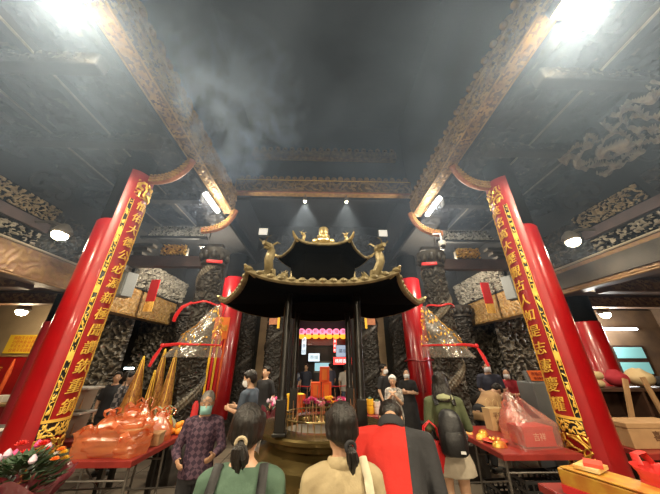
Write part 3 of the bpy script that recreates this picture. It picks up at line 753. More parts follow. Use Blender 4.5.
    if hair == 'short':
        for q in (-1, 1): hm.ball((q*.062, .01, 1.545), .03, .05, .045, 8, 8)
        hm.ball((0, .055, 1.578), .055, .035, .028, 10, 8)
    if hair == 'long':
        hm.loft([(1.27, .07, .014, -.10), (1.31, .105, .030, -.095), (1.38, .10, .045, -.08), (1.44, .092, .06, -.055), (1.5, .085, .07, -.035)], 16)
        for q in (-1, 1): hm.cap((q*.078, .0, 1.47), (q*.098, -.01, 1.33), .028, .022, 8)
    if hair == 'bob': hm.loft([(1.33, .07, .04, -.07), (1.40, .085, .07, -.045), (1.48, .088, .085, -.03)], 16)
    if hair == 'bun': hm.ball((0, -.115, 1.52), .042, .042, .04, 10, 8)
    hm.xf(H); remh = remesh(SCL(hm), max(.009, vox*.8)*S, 3, .004, 30); ho = mobj('hair', remh, hmat, o)
    if hair in ('ponytail', 'low'):
        zz = 1.458 if hair == 'ponytail' else 1.43
        tl = MB()
        ql = .62 if hair == 'ponytail' else .55
        qs = .82 if hair == 'ponytail' else .58
        for k in range(7):
            a = 2*PI*k/7; dx, dy = .020*qs*math.cos(a), .012*math.sin(a)
            tl.tube([(dx*.6, -.115+dy, zz), (dx*1.3, -.142+dy*1.6, zz-.04*ql), (dx*1.7+.006, -.138+dy*2, zz-.085*ql), (dx*1.6+.008, -.128+dy, zz-.12*ql-.012*(k % 3)), (dx+.010, -.120, zz-.145*ql-.012*(k % 3))], [.014*qs, .02*qs, .02*qs, .014*qs, .003], 8)
        tl.xf(H); SCL(tl).build('ponytail', hmat, ho)
        ring = MB(); ring.tube([(.024*math.cos(t_*.524), -.128, zz+.0+.022*math.sin(t_*.524)) for t_ in range(13)], .009, 7, caps=False); ring.xf(H); SCL(ring).build('hair_tie', mat('hair_tie_tan', (.42, .34, .22), .7) if hair == 'ponytail' else BLACKC, ho)
    if mask:
        mk = MB()
        def fn(u, v):
            a = (u-.5)*2.5; zz = 1.395 + .095*v; bul = math.sin(v*PI)
            r = .068 + .012*bul*max(0, math.cos(a*1.1)); ry = .101 + .022*bul*max(0, math.cos(a*1.2))
            return Vector((math.sin(a)*r*1.02, .004+math.cos(a)*ry*.96, zz - .012*abs(a))), 0
        mk.grid(fn, 16, 10)
        for q in (-1, 1):
            for zz in (1.478, 1.418): mk.tube([(q*.060, .035, zz-.006), (q*.074, .012, (zz+1.48)/2), (q*.082, -.018, 1.49)], .0025, 4)
        mk.xf(H); SCL(mk).build('face_mask', mask, o)
    # --- clothes
    if top:
        tp = MB(); fl = .19 if hem < .8 else .15
        tp.loft([(hem, fl*fw, .135), (max(hem+.04, .82), .186*fw, .136), (.97, .160*fw, .118), (1.08, .160*fw, .120), (1.19, .172*fw, .124), (1.27, .165*fw, .105), (1.325, .11, .08), (1.352, .068, .062)])
        for q in (-1, 1): tp.cap((q*.09, 0, 1.295), (q*sh, 0, 1.275), .066, .066)
        tp.xf(B); sl = MB()
        for q in (-1, 1):
            e, w_ = Vector(A[q][0]), Vector(A[q][1]); s0 = Vector((q*sh, 0, 1.272))
            if sleeve == 'short': sl.cap(s0, s0.lerp(e, .72), .064, .058)
            else: sl.cap(s0, e, .064, .050); sl.cap(e, e.lerp(w_, .86), .052, .042)
        sl.xf(lambda p: B(p, True)); mb_merge(tp, sl)
        to = mobj('top', remesh(SCL(tp), vox*1.1*S, 3, .006), top, o)
        if collar:
            c_ = MB(); P = [(.070*math.sin(t_*.45), -.004-.064*math.cos(t_*.45), 1.352+.012*math.cos(t_*.45)) for t_ in range(-6, 7)]
            c_.tube(P, .020, 8, flat=(.45, 1.3)); c_.xf(B); SCL(c_).build('collar', collar, to)
    kind, bm_ = bottom[:2]
    if kind == 'trousers':
        tr = MB(); tr.loft([(.72, .14, .11), (.80, .178, .128), (.90, .172, .124), (.985, .146, .106)])
        for q in (-1, 1): tr.cap((q*.088, 0, .78), (q*.088, .012, .45), .100, .075); tr.cap((q*.088, .012, .45), (q*.088, -.01, .13), .075, .062)
        tr.xf(B); mobj('trousers', remesh(SCL(tr), vox*1.1*S, 3, .006), bm_, o)
    elif kind == 'skirt':
        sk = MB(); z_ = bottom[2] if len(bottom) > 2 else .52
        sk.loft([(z_, .235, .185), (z_+.08, .228, .18), (.80, .190, .142), (.90, .172, .124), (.985, .146, .106)]); sk.xf(B); mobj('skirt', remesh(SCL(sk), vox*1.1*S, 3, .010), bm_, o)
    for q in (-1, 1):
        f = MB(); f.cap((q*.085, -.045, .042), (q*.096, .135, .034), .044, .038); f.box(q*.09, .045, .009, .085, .26, .018); SCL(f).build('shoe', SHOE, o)
    o['_s'] = S
    return o, B, H, S

def pchild(o, name, mb, S, m, parent=None): return mb.xf(lambda p: p*S).build(name, m, parent or o)
BAGBLK = mat('black_nylon', (.010, .010, .012), .45, bump=.2, bscale=25)
# women standing in front of the camera
o, B, H, S = person('woman with a low black ponytail in a green shirt and dark shoulder straps', (-.375, 1.55, 0), 0, 1.53, hp=4, hy=3, top=GREEN, bottom=('trousers', BLACKC), hair='ponytail', mask=MASKW, vox=.009, wide=.98)
for q in (-1, 1):
    m = MB(); m.tube([(q*.115, -.14, 1.12), (q*.118, -.105, 1.27), (q*.112, -.035, 1.362), (q*.108, .05, 1.335), (q*.11, .125, 1.2)], .022, 8, flat=(1, .25)); pchild(o, 'shoulder_strap', m.xf(B), S, BAGBLK)
o, B, H, S = person('woman with tied black hair in a beige collared shirt, a pale strap on her shoulder', (.105, 1.55, 0), 4, 1.535, hp=5, hy=12, top=BEIGE, sleeve='long', bottom=('trousers', BLACKC), hair='low', vox=.0091, collar=BEIGE, wide=.92)
m = MB(); m.tube([(.118, -.13, 1.0), (.120, -.140, 1.18), (.112, -.085, 1.31), (.105, -.01, 1.372), (.105, .06, 1.33), (.11, .13, 1.15)], .020, 8, flat=(1, .25)); pchild(o, 'shoulder_strap', m.xf(B), S, cloth('cream', (.62, .55, .40)))
o, B, H, S = person('bowing man with short black hair in a red jacket with black shoulders', (.415, 1.80, 0), -14, 1.70, bend=40, hp=44, top=BLACKC, sleeve='long', bottom=('trousers', BLACKC), hair='short', vox=.010, female=False, skin=SKIN2, wide=1.08,
    arms={-1: ((-.23, .05, 1.05), (-.07, .25, 1.14)), 1: ((.23, .05, 1.05), (.07, .25, 1.14))})
for c_ in o.children:
    if c_.name.startswith('top'):
        c_.data.materials.append(REDC)
        for v in c_.data.vertices:
            if abs(v.co.x-.085*S) < .0062: v.co.x = .085*S
        for pg in c_.data.polygons:
            if pg.center.x < .085*S: pg.material_index = 1
m = MB(); P = [(.078*math.sin(t_*.45), -.004-.072*math.cos(t_*.45), 1.36+.012*math.cos(t_*.45)) for t_ in range(-6, 7)]; m.tube(P, .026, 8, flat=(.5, 1.4)); pchild(o, 'collar', m.xf(B), S, BLACKC)
# elder woman facing the camera
o, B, H, S = person('elderly woman in a dark diamond-print blouse and teal face mask, facing the camera', (-1.28, 3.32, 0), 198, 1.42, hp=12, hy=0, top=DIAM, sleeve='long', hem=.77, bottom=('trousers', BLACKC), hair='bun', hmat=HAIRG, mask=MASKB, vox=.0095, skin=SKIN2, wide=1.05,
    arms={-1: ((-.245, .0, 1.02), (-.17, .20, .99)), 1: ((.245, .0, 1.02), (.19, .20, .97))})
m = MB()
for q in (-1, 1): m.tube([(q*.034+.026*math.cos(t_*.63), .092+.0, 1.548+.018*math.sin(t_*.63)) for t_ in range(11)], .0035, 5, caps=False); m.tube([(q*.06, .088, 1.548), (q*.082, .02, 1.55)], .003, 5)
m.tube([(-.01, .096, 1.55), (.01, .096, 1.55)], .003, 5); m.xf(H); pchild(o, 'spectacles', m, S, mat('spectacle_frame', (.3, .28, .26), .3, .6))
# backpack wearer at the right-hand table
o, B, H, S = person('long-haired woman in an olive hooded top and beige skirt, wearing a black backpack', (1.50, 3.55, 0), -12, 1.60, bend=3, hp=9, hy=-10, top=OLIVE, sleeve='long', hem=.80, bottom=('skirt', SKIRT, .60), hair='long', vox=.010, wide=1.05,
    arms={-1: ((-.22, -.02, 1.02), (-.20, .16, .92)), 1: ((.24, .02, 1.03), (.18, .24, 1.02))})
m = MB(); P = [(.10*math.sin(t_*.5), -.02-.095*math.cos(t_*.5), 1.315+.03*math.cos(t_*.5)) for t_ in range(-6, 7)]; m.tube(P, [.012+.03*math.cos(t_*.25) for t_ in range(-6, 7)], 8, flat=(.8, 1)); pchild(o, 'hood', m.xf(B), S, cloth('hood_lining', (.36, .38, .22)))
bp = thing('backpack', "black rounded backpack worn on the olive-topped woman's back", 'backpack', (0, 0, 0))
bp.location = o.location; bp.rotation_euler = o.rotation_euler
m = MB(); m.loft([(.80, .10, .05, -.20), (.83, .145, .085, -.205), (.93, .150, .085, -.20), (1.06, .14, .075, -.20), (1.16, .115, .055, -.19), (1.215, .075, .03, -.175), (1.225, .03, .02, -.17)], 20); mobj('bag_body', remesh(m.xf(lambda p: B(p)*S), .014, 3, .006), BAGBLK, bp)
m = MB(); m.loft([(.82, .085, .025, -.27), (.85, .108, .035, -.275), (.96, .11, .036, -.28), (1.02, .09, .02, -.272)], 16); pchild(bp, 'front_pocket', m.xf(B), S, BAGBLK)
m = MB().box(.06, -.312, .86, .05, .006, .022); pchild(bp, 'logo_patch', m.xf(B), S, cloth('patch', (.7, .7, .7)))
for q in (-1, 1):
    m = MB(); m.tube([(q*.10, -.17, .86), (q*.175, -.06, .95), (q*.150, .09, 1.08), (q*.125, .115, 1.20), (q*.108, .05, 1.345), (q*.105, -.05, 1.355), (q*.10, -.135, 1.26)], .026, 8, flat=(1, .3)); pchild(bp, 'shoulder_strap', m.xf(B), S, BAGBLK)
t = thing('tote_bag', "red tote bag hanging from the backpack wearer's left arm", 'bag', (1.27, 3.50, .62), rad(-12))
REDV = mat('red_tote_vinyl', (.62, .015, .02), .35)
m = MB(); m.loft([(.0, .13, .05), (.02, .15, .06), (.25, .155, .055), (.30, .15, .045)], 20); m.build('bag_body', REDV, t)
for y in (-.045, .045): MB().tube([(-.09, y, .27), (-.07, y, .42), (0, y*.4, .48), (.07, y, .42), (.09, y, .27)], .009, 6).build('strap', REDV, t)
# mid-distance people
P_ = [
 dict(label='man in a navy T-shirt standing behind the censer, looking left', loc=(-1.12, 4.55, 0), rz=78, h=1.60, hp=14, hy=12, top=NAVY, bottom=('trousers', BLACKC), hair='short', mask=MASKW, female=False, vox=.012, arms={-1: ((-.22, .03, 1.05), (-.12, .26, 1.08)), 1: ((.22, .03, 1.05), (.12, .26, 1.08))}),
 dict(label='person half hidden behind the navy T-shirt man, only the face showing', loc=(-1.22, 6.2, 0), rz=150, h=1.63, top=BLACKC, bottom=('trousers', BLACKC), hair='short', vox=.016),
 dict(label='white-haired woman in a pale patterned blouse with hands pressed in prayer', loc=(1.50, 5.95, 0), rz=160, h=1.46, hp=14, top=FLORAL, bottom=('trousers', GREY), hair='short', hmat=HAIRW, vox=.012, wide=.86, arms={-1: ((-.165, .06, 1.05), (-.025, .19, 1.22)), 1: ((.165, .06, 1.05), (.025, .19, 1.22))}),
 dict(label='man in a black T-shirt and white mask standing behind the white-haired woman', loc=(1.60, 7.2, 0), rz=-130, h=1.66, top=BLACKC, bottom=('trousers', BLACKC), hair='short', mask=MASKW, female=False, vox=.014),
 dict(label='woman in a long black dress with arms folded beside the right red column', loc=(2.14, 7.05, 0), rz=165, h=1.55, top=BLACKC, bottom=('skirt', BLACKC, .22), hair='bob', mask=MASKW, vox=.013, arms={-1: ((-.21, .04, 1.05), (.05, .17, 1.10)), 1: ((.21, .04, 1.05), (-.05, .20, 1.07))}),
 dict(label='person in a tan jacket bending over behind the right-hand dragon pillar', loc=(3.0, 5.5, 0), rz=-75, h=1.6, bend=52, hp=20, top=TAN, sleeve='long', bottom=('trousers', BLACKC), hair='short', vox=.014, arms={-1: ((-.20, .16, 1.06), (-.12, .34, 1.02)), 1: ((.20, .16, 1.06), (.12, .34, 1.02))}),
 dict(label='tall person in dark uniform and white mask facing the camera beyond the red tables', loc=(3.92, 6.5, 0), rz=165, h=1.73, top=DKB, bottom=('trousers', BLACKC), hair='short', mask=MASKW, female=False, vox=.013, arms={-1: ((-.23, .02, 1.05), (-.08, .20, .93)), 1: ((.23, .02, 1.05), (.08, .22, .94))}),
 dict(label='woman with long dark hair in a red vest and mask beyond the red tables', loc=(4.42, 6.6, 0), rz=150, h=1.58, hp=10, top=CRIM, bottom=('trousers', BLACKC), hair='long', mask=MASKW, vox=.013, arms={-1: ((-.2, .04, 1.05), (-.02, .20, 1.05)), 1: ((.2, .04, 1.05), (.1, .24, 1.02))}),
 dict(label='person in a black and white plaid shirt under the small white light at left', loc=(-3.75, 5.55, 0), rz=-70, h=1.56, hp=14, top=PLAID, sleeve='long', bottom=('trousers', BLACKC), hair='short', vox=.013),
 dict(label='dimly lit person in dark clothes behind the plaid shirt', loc=(-4.4, 6.2, 0), rz=-150, h=1.52, top=BLACKC, bottom=('trousers', BLACKC), hair='short', skin=SKIN2, vox=.016),
 dict(label='person in a pale T-shirt seen from behind through the street opening', loc=(.88, 10.2, 0), rz=-10, h=1.62, top=LTSH, bottom=('trousers', NAVY), hair='short', female=False, vox=.016),
 dict(label='passer-by in dark blue beyond the orange offering boxes', loc=(-.62, 11.0, 0), rz=170, h=1.62, top=DKB, bottom=('trousers', BLACKC), hair='short', vox=.018),
 dict(label='passer-by in a printed top at the left edge of the street opening', loc=(-1.0, 10.5, 0), rz=140, h=1.6, top=pattern('blue_print', (.05, .07, .16), (.25, .28, .36), 14, 'voro', c3=(.03, .03, .05)), bottom=('trousers', DKB), hair='bob', vox=.018),
 dict(label='passer-by in dark clothes right of the orange boxes, in the street', loc=(.36, 11.3, 0), rz=40, h=1.64, top=cloth('slate', (.10, .10, .16)), bottom=('trousers', BLACKC), hair='short', vox=.018),
]
for d in P_: person(**d)
# ------------------------------------------------------------------ tables
REDCLOTH = mat('red_tablecloth', (.27, .026, .02), .4, col2=(.20, .018, .015), nscale=4)
def red_table(x0, x1, y0, y1, h, label, drop=.05):
    cx, cy = (x0+x1)/2, (y0+y1)/2; w_, d_ = x1-x0, y1-y0
    t = thing('folding_table', label, 'table', (cx, cy, 0))
    MB().box(0, 0, h-.015, w_, d_, .03).build('tabletop', REDCLOTH, t, smooth=0, bevel=.004)
    m = MB()
    m.box(0, -d_/2-.004, h-.03, w_+.012, .008, drop); m.box(0, d_/2+.004, h-.03, w_+.012, .008, drop); m.box(-w_/2-.004, 0, h-.03, .008, d_, drop); m.box(w_/2+.004, 0, h-.03, .008, d_, drop)
    m.build('cloth_edge', REDCLOTH, t, smooth=0)
    n = max(2, int(round(d_/.5)))
    for i in range(n):
        y = -d_/2+.06+(d_-.12)*i/(n-1)
        for q in (-1, 1): MB().tube([(q*(w_/2-.05), y, h-.03), (q*(w_/2-.03), y, 0)], .014, 8).build('leg', STEEL, t)
        MB().tube([(-(w_/2-.04), y, .62), (w_/2-.04, y, .62)], .010, 6).build('crossbar', STEEL, t)
    for q in (-1, 1):
        MB().tube([(q*(w_/2-.045), -d_/2+.06, .55), (q*(w_/2-.045), d_/2-.06, .12)], .009, 6).build('brace', STEEL, t)
    return t
red_table(-2.72, -1.96, 3.34, 4.75, .80, 'red-topped folding table heaped with orange plastic bags, beside the front left red column')
red_table(2.02, 2.92, 3.42, 4.75, .80, 'red-topped folding table under the big translucent shopping bag, in front of the black crates')
red_table(-4.95, -2.95, 4.05, 4.60, .80, 'red-covered table behind the front left red column, holding grey tubs')
red_table(3.72, 5.05, 3.46, 4.2, .78, 'red-covered table behind the front right red column, under the cardboard carton')
red_table(3.36, 3.98, 5.32, 6.1, .82, 'small red table between the tan jacket and the dark uniform')
red_table(1.86, 2.62, 1.85, 2.72, .80, 'red table under the golden paper box at the bottom right corner')
# ------------------------------------------------------------------ bags, cartons
ORB = film('orange_plastic_film', (.98, .36, .14), .58, gloss=.16); PINKB = film('pink_red_plastic_film', (1.0, .62, .54), .26, gloss=.16); WGB = film('white_green_plastic_film', (.72, .80, .62), .75); REDF = mat('red_plastic_bag', (.70, .05, .045), .35)
CARD = mat('cardboard', (.42, .25, .12), .8, col2=(.36, .21, .10), nscale=6); CARDW = mat('white_carton', (.62, .58, .50), .7); REDBX = mat('red_carton', (.55, .025, .03), .5); PAPERB = mat('kraft_paper', (.55, .40, .20), .8, col2=(.48, .34, .17), nscale=5)
def bag_mb(w_, d_, h, pinch=.25, sd=0, open_=False, n=40, nv=22, shear=0, start=.25):
    m = MB()
    def fn(u, v):
        a = 2*PI*u; c, s_ = math.cos(a), math.sin(a)
        e = .45; cx = math.copysign(abs(c)**e, c); sy = math.copysign(abs(s_)**e, s_)
        if open_: k = 1 + .10*math.sin(v*PI) - .06*v + (.22*max(0, v-.75)/.25); z = h*v + (.05*h*math.sin(a*3+sd)*v)
        else: k = (1-(1-pinch)*smst(start, 1, v)); z = h*v
        wr = 1+.10*nz(c*2.2+sd, s_*2.2, v*4)+.06*nz(c*6+sd, s_*6, v*9)
        kd = k if open_ else (1-(1-pinch*.35)*smst(.2, 1, v))
        return Vector((w_/2*cx*k*wr + shear*smst(start, 1, v), d_/2*sy*kd*wr, z)), 0
    m.grid(fn, n, nv)
    vs = [(w_/2*.98*math.copysign(abs(math.cos(2*PI*k/24))**.45, math.cos(2*PI*k/24)), d_/2*.98*math.copysign(abs(math.sin(2*PI*k/24))**.45, math.sin(2*PI*k/24)), .004) for k in range(24)]
    m.add(vs, [tuple(range(23, -1, -1))]); return m
def plastic_bag(label, loc, rz, w_, d_, h, mt, sd, open_=False, handles=True, group=None, shear=0, start=.25, pinch=.30):
    t = thing('plastic_bag', label, 'bag', loc, rz, group)
    bag_mb(w_, d_, h, pinch, sd, open_, shear=shear, start=start).build('bag_body', mt, t)
    if handles and not open_:
        for q in (-1, 1):
            m = MB(); x0 = q*w_*.13+shear
            P = [(x0-q*.02, 0, h*.93), (x0-q*.03, q*.02, h*1.10), (x0+q*.015, q*.03, h*1.24), (x0+q*.06, q*.03, h*1.12), (x0+q*.045, q*.01, h*.90)]
            m.tube(P, [.05, .035, .02, .03, .045], 10, flat=(.25, 1)); m.build('handle', mt, t)
    if open_:
        for q in (-1, 1):
            m = MB(); m.tube([(-w_*.22, q*d_*.52, h*.95), (-w_*.16, q*d_*.60, h*1.18), (0, q*d_*.50, h*1.25), (w_*.16, q*d_*.60, h*1.15), (w_*.22, q*d_*.52, h*.95)], .03, 8, flat=(.2, 1)); m.build('handle', mt, t)
    return t
def carton(label, loc, rz, w_, d_, h, mt, lid=False, txt=None, group=None):
    t = thing('carton', label, 'box', loc, rz, group)
    if lid:
        MB().box(0, 0, h*.42, w_, d_, h*.84).build('box', mt, t, smooth=0, bevel=.006); MB().box(0, 0, h*.9, w_+.012, d_+.012, h*.2).build('lid', mt, t, smooth=0, bevel=.004)
    else:
        m = MB(); th = .006
        m.box(0, 0, th/2, w_, d_, th); m.box(0, -d_/2, h/2, w_, th, h); m.box(0, d_/2, h/2, w_, th, h); m.box(-w_/2, 0, h/2, th, d_, h); m.box(w_/2, 0, h/2, th, d_, h); m.build('box', mt, t, smooth=0)
        for q in (-1, 1): MB().box(0, q*(d_/2+d_*.16), h-.03, w_*.96, d_*.36, .005, rx=-q*.35).build('flap', mt, t, smooth=0)
    if txt:
        m = MB(); put_text(m, txt, h*.42, frame((0, -d_/2-.005, h*.5), (1, 0, 0), (0, 0, 1)), .001); m.build('printed_lettering', mat('dark_print', (.10, .04, .02), .7) if mt is CARD else mat('pale_print', (.85, .78, .62), .6), t, smooth=0)
    return t
Z = .802
# left table
plastic_bag('big orange plastic bag round a brown carton at the front of the left table', (-2.36, 3.64, Z), .1, .58, .44, .25, ORB, 1.0, open_=True)
carton('brown carton inside the front orange bag on the left table', (-2.36, 3.64, Z+.008), .1, .48, .36, .21, CARD, lid=True)
plastic_bag('crumpled orange plastic bag thrown on top of the front carton', (-2.30, 3.68, Z+.221), .5, .30, .26, .13, ORB, 41.0, open_=True, handles=False)
plastic_bag('small knotted orange plastic bag on top of the front carton', (-2.50, 3.62, Z+.221), .9, .20, .18, .16, ORB, 44.0)
plastic_bag('low crumpled orange plastic bag at the front corner of the left table', (-2.56, 3.52, Z), .1, .26, .24, .24, ORB, 12.0, open_=True, handles=False)
plastic_bag('loosely tied orange plastic bag near the oranges on the left table', (-2.26, 4.32, Z), .2, .30, .24, .26, ORB, 15.0, shear=.05)
plastic_bag('knotted orange plastic bag against the front left red column', (-2.57, 4.12, Z), -.2, .36, .40, .34, ORB, 4.0)
plastic_bag('orange plastic bag in the middle of the left table, behind the front one', (-2.20, 4.12, Z), .4, .36, .34, .30, ORB, 7.0)
plastic_bag('white and green plastic bag at the back of the left table', (-2.36, 4.50, Z), .3, .40, .30, .26, WGB, 9.0)
plastic_bag('tall orange plastic bag at the very back of the left table', (-2.56, 4.42, Z), .3, .30, .30, .36, ORB, 22.0, shear=-.05)
plastic_bag('flat orange plastic bag hanging over the near right corner of the left table', (-2.10, 3.52, Z), -.2, .24, .26, .17, ORB, 31.0, open_=True, handles=False)
carton('brown carton lying at the table edge nearest the elderly woman', (-2.10, 3.88, Z), .15, .22, .16, .13, CARD, lid=True)
OR = mat('orange_peel', (.85, .33, .03), .4, bump=.1, bscale=90)
orange_src = None
for i, (x, y, z) in enumerate([(-2.10, 4.36, 0), (-2.02, 4.42, 0), (-2.09, 4.47, 0), (-2.01, 4.33, 0), (-2.02, 4.52, 0), (-2.10, 4.56, 0), (-2.055, 4.40, .062), (-2.055, 4.49, .062), (-2.04, 4.62, 0), (-2.11, 4.65, 0)]):
    if orange_src is None:
        orange_src = MB().ball((0, 0, .04), .041, .041, .039, 14, 10).build('orange', OR); st = MB().lathe([(.006, .076), (.004, .083)], 6).build('stem', mat('leaf_green', (.06, .16, .04), .5, col2=(.04, .11, .03), nscale=8), orange_src); o = orange_src
    else:
        o = orange_src.copy(); COL.objects.link(o); c = orange_src.children[0].copy(); COL.objects.link(c); c.parent = o
    o.location = (x, y, Z+z); o.rotation_euler[2] = i; tag(o, 'ripe orange piled at the far corner of the left table', 'orange', 'oranges on the left table')
GRN = MATS['leaf_green']
def bottle(label, loc, col, h=.24):
    t = thing('bottle', label, 'bottle', loc); MB().lathe([(.03, 0), (.033, .01), (.033, h*.6), (.014, h*.78), (.014, h*.92)], 16).build('bottle_body', mat('drink_'+label[:6], col, .2, coat=.3), t); MB().lathe([(.017, h*.9), (.017, h)], 12).build('cap', mat('bottle_cap', (.7, .6, .1), .4), t)
bottle('yellow drink bottle standing among the oranges', (-2.13, 4.28, Z), (.75, .50, .05))
bottle('green drink bottle standing behind the oranges', (-2.20, 4.40, Z), (.15, .35, .10), .28)
# red offering bundle behind
m = MB(); m.loft([(0, .05, .03), (.02, .06, .035), (.30, .045, .025), (.36, .02, .012)], 14); tag(m.build('red_packet', REDBX, loc=(-1.99, 4.70, Z), rz=.4), 'upright red paper packet at the back corner of the left table', 'packet')
# grey tubs, papers
TUB = film('clear_grey_plastic', (.55, .50, .42), .62, .3)
for i in range(2):
    t = thing('storage_tub', f'grey see-through storage tub, {"lower" if i == 0 else "upper"} one of the stack behind the front left column', 'tub', (-3.50, 4.30, Z+i*.305))
    MB().loft([(0, .20, .15), (.02, .205, .155), (.26, .235, .18)], 4).xf(lambda p: Matrix.Rotation(PI/4, 3, 'Z') @ p if False else p).build('tub_body', TUB, t, smooth=0)
    MB().box(0, 0, .275, .40, .31, .03).build('lid', mat('tub_lid', (.42, .40, .36), .5), t, smooth=0, bevel=.008)
    MB().box(0, .0, .11, .24, .16, .18).build('folded_contents', CARD, t, smooth=0)
t = thing('tray', 'metal tray of white paper goods at the far left edge', 'tray', (-4.5, 4.3, Z)); m = MB(); m.box(0, 0, .01, .6, .42, .02); m.box(0, -.21, .05, .6, .01, .1); m.box(0, .21, .05, .6, .01, .1); m.box(-.3, 0, .05, .01, .42, .1); m.box(.3, 0, .05, .01, .42, .1); m.build('tray_body', ALU, t, smooth=0)
for i in range(7):
    tag(MB().box(0, 0, .03, .14, .10, .06).build('paper_packet', [CARDW, GREY][i % 2] if False else CARDW, loc=(-4.70+.068*i, 4.22+.10*(i % 2), Z+.021), rz=i*.5, bevel=.004), 'small white paper packet lying in the metal tray', 'packet', 'white packets in the metal tray')
# golden cone towers of incense
CONE = mat('golden_net', (.36, .15, .035), .45, .2, col2=(.16, .055, .015), nscale=30, bump=.5, bscale=50)
tt = thing('low_stand', 'dark wooden stand under the golden cones', 'stand', (-2.83, 4.89, 0)); MB().box(0, 0, .74, .80, .30, .05).build('top', BLK, tt, smooth=0)
for x in (-.36, .36):
    for y in (-.12, .12): MB().box(x, y, .357, .06, .06, .715).build('leg', BLK, tt, smooth=0)
for (x, y, h, r, lb) in ((-3.10, 4.85, 1.02, .18, 'leftmost of the golden net-wrapped incense cones'), (-2.83, 4.97, 1.14, .16, 'tallest golden net-wrapped incense cone, second from the left'), (-2.57, 4.86, 1.12, .13, 'slim golden incense cone, third from the left'), (-2.80, 4.77, .80, .07, 'shortest golden incense cone, in front beside the dragon pillar')):
    t = thing('incense_cone', lb, 'incense cone', (x, y, .766))
    m = MB()
    def fn(u, v):
        a = 2*PI*u; hh = abs(math.sin(a*5+v*16))*abs(math.sin(a*5-v*16)); rr = r*(1-v)**.9*(1+.05*hh)+.006
        return Vector((rr*math.cos(a), rr*math.sin(a), h*v)), hh
    m.grid(fn, 60, 50, .30); m.build('wrapped_cone', [CONE, mat('amber_net', (.42, .21, .045), .45, .25, col2=(.30, .13, .03), nscale=25)], t)
    m = MB()
    for k in range(4):
        a = PI/2*k+.4; m.tube([(r*1.03*math.cos(a), r*1.03*math.sin(a), .0), (.012*math.cos(a), .012*math.sin(a), h)], .007, 5)
    m.ball((0, 0, h+.01), .018, .018, .03, 8, 6); m.build('yellow_edging', mat('yellow_ribbon', (.85, .55, .05), .5), t)
# small white phone-like light
t = thing('small_light', 'small cool white light beside the plaid shirt', 'lamp', (-3.50, 5.15, 1.62)); MB().box(0, 0, 0, .16, .03, .03).build('light_bar', mat('cool_bar', (1, 1, 1), .5, emit=(.7, .95, 1), estr=8), t); MB().tube([(0, .02, 0), (0, .02, -1.62)], .008, 6).build('pole', STEEL, t)
# right table goods
t = thing('plastic_bag', 'large translucent red shopping bag with tall pointed handles on the right table', 'bag', (2.60, 3.72, Z), .08)
def big_bag():
    m = MB(); N, V = 56, 26; w_, d_ = .58, .36; hb = .24; pk = {-1: Vector((-.17, .0, .57)), 1: Vector((-.03, .02, .50))}
    P = []
    for j in range(V+1):
        v = j/V
        for i in range(N+1):
            a = 2*PI*i/N; c, s_ = math.cos(a), math.sin(a); cx = math.copysign(abs(c)**.4, c); sy = math.copysign(abs(s_)**.4, s_)
            wr = 1+.05*nz(c*2.5, s_*2.5, v*4+3)+.03*nz(c*7, s_*7, v*10)
            b = Vector((w_/2*cx*wr, d_/2*sy*wr, hb*min(1, v/.45)))
            if v > .45:
                t_ = (v-.45)/.55; sd = -1 if c < .05 else 1; k = t_**.85
                b = Vector((b.x, b.y, hb)).lerp(pk[sd] + Vector((.035*c, .03*s_, 0)), k); b += Vector((.012*nz(a*3, t_*5), .012*nz(a*3+9, t_*5), 0))
            P.append(b)
    o_ = len(m.v); m.v += [tuple(p) for p in P]
    for j in range(V):
        for i in range(N):
            c0 = math.cos(2*PI*i/N) < .05; c1 = math.cos(2*PI*((i+1) % N)/N) < .05
            if c0 != c1 and j/V > .50: continue
            m.f.append((o_+j*(N+1)+i, o_+j*(N+1)+i+1, o_+(j+1)*(N+1)+i+1, o_+(j+1)*(N+1)+i)); m.m.append(0)
    return m
big_bag().build('bag_body', PINKB, t, smooth=60)
MB().tube([(-.17, 0, .53), (-.175, 0, .59), (-.15, 0, .62), (-.14, .01, .56)], [.02, .012, .010, .016], 8, flat=(.4, 1)).build('handle', PINKB, t)
MB().tube([(-.04, .02, .46), (-.045, .02, .52), (-.02, .02, .55), (.0, .02, .48)], [.02, .012, .010, .016], 8, flat=(.4, 1)).build('handle', PINKB, t)
carton('red gift carton inside the large translucent bag', (2.62, 3.73, Z+.01), .08, .40, .24, .20, REDBX, lid=True, txt='吉祥')
plastic_bag('smaller orange-red plastic bag behind the large translucent one', (2.74, 4.20, Z), -.2, .32, .34, .34, ORB, 5.0)
t = thing('paper_bag', 'brown kraft paper bag with twisted handles on the right table', 'bag', (2.66, 4.50, Z), .2)
m = MB(); m.box(0, 0, .14, .26, .14, .28, top=1.06); m.build('bag_body', PAPERB, t, smooth=0)
for y in (-.07, .07): MB().tube([(-.05, y, .29), (-.045, y, .37), (0, y, .40), (.045, y, .37), (.05, y, .29)], .005, 6).build('handle', PAPERB, t)
m = MB(); put_text(m, '平安', .09, frame((0, -.0765, .19), (1, 0, 0), (0, .03, 1)), .001); put_text(m, '米香', .06, frame((0, -.0745, .10), (1, 0, 0), (0, .03, 1)), .001); m.build('printed_lettering', MATS.get('dark_print') or mat('dark_print', (.10, .04, .02), .7), t, smooth=0)
FOIL = mat('gold_foil_packet', (.80, .48, .08), .3, .5, col2=(.62, .10, .04), nscale=9, bump=.4, bscale=30); PLATE = mat('red_paper_plate', (.6, .08, .05), .5)
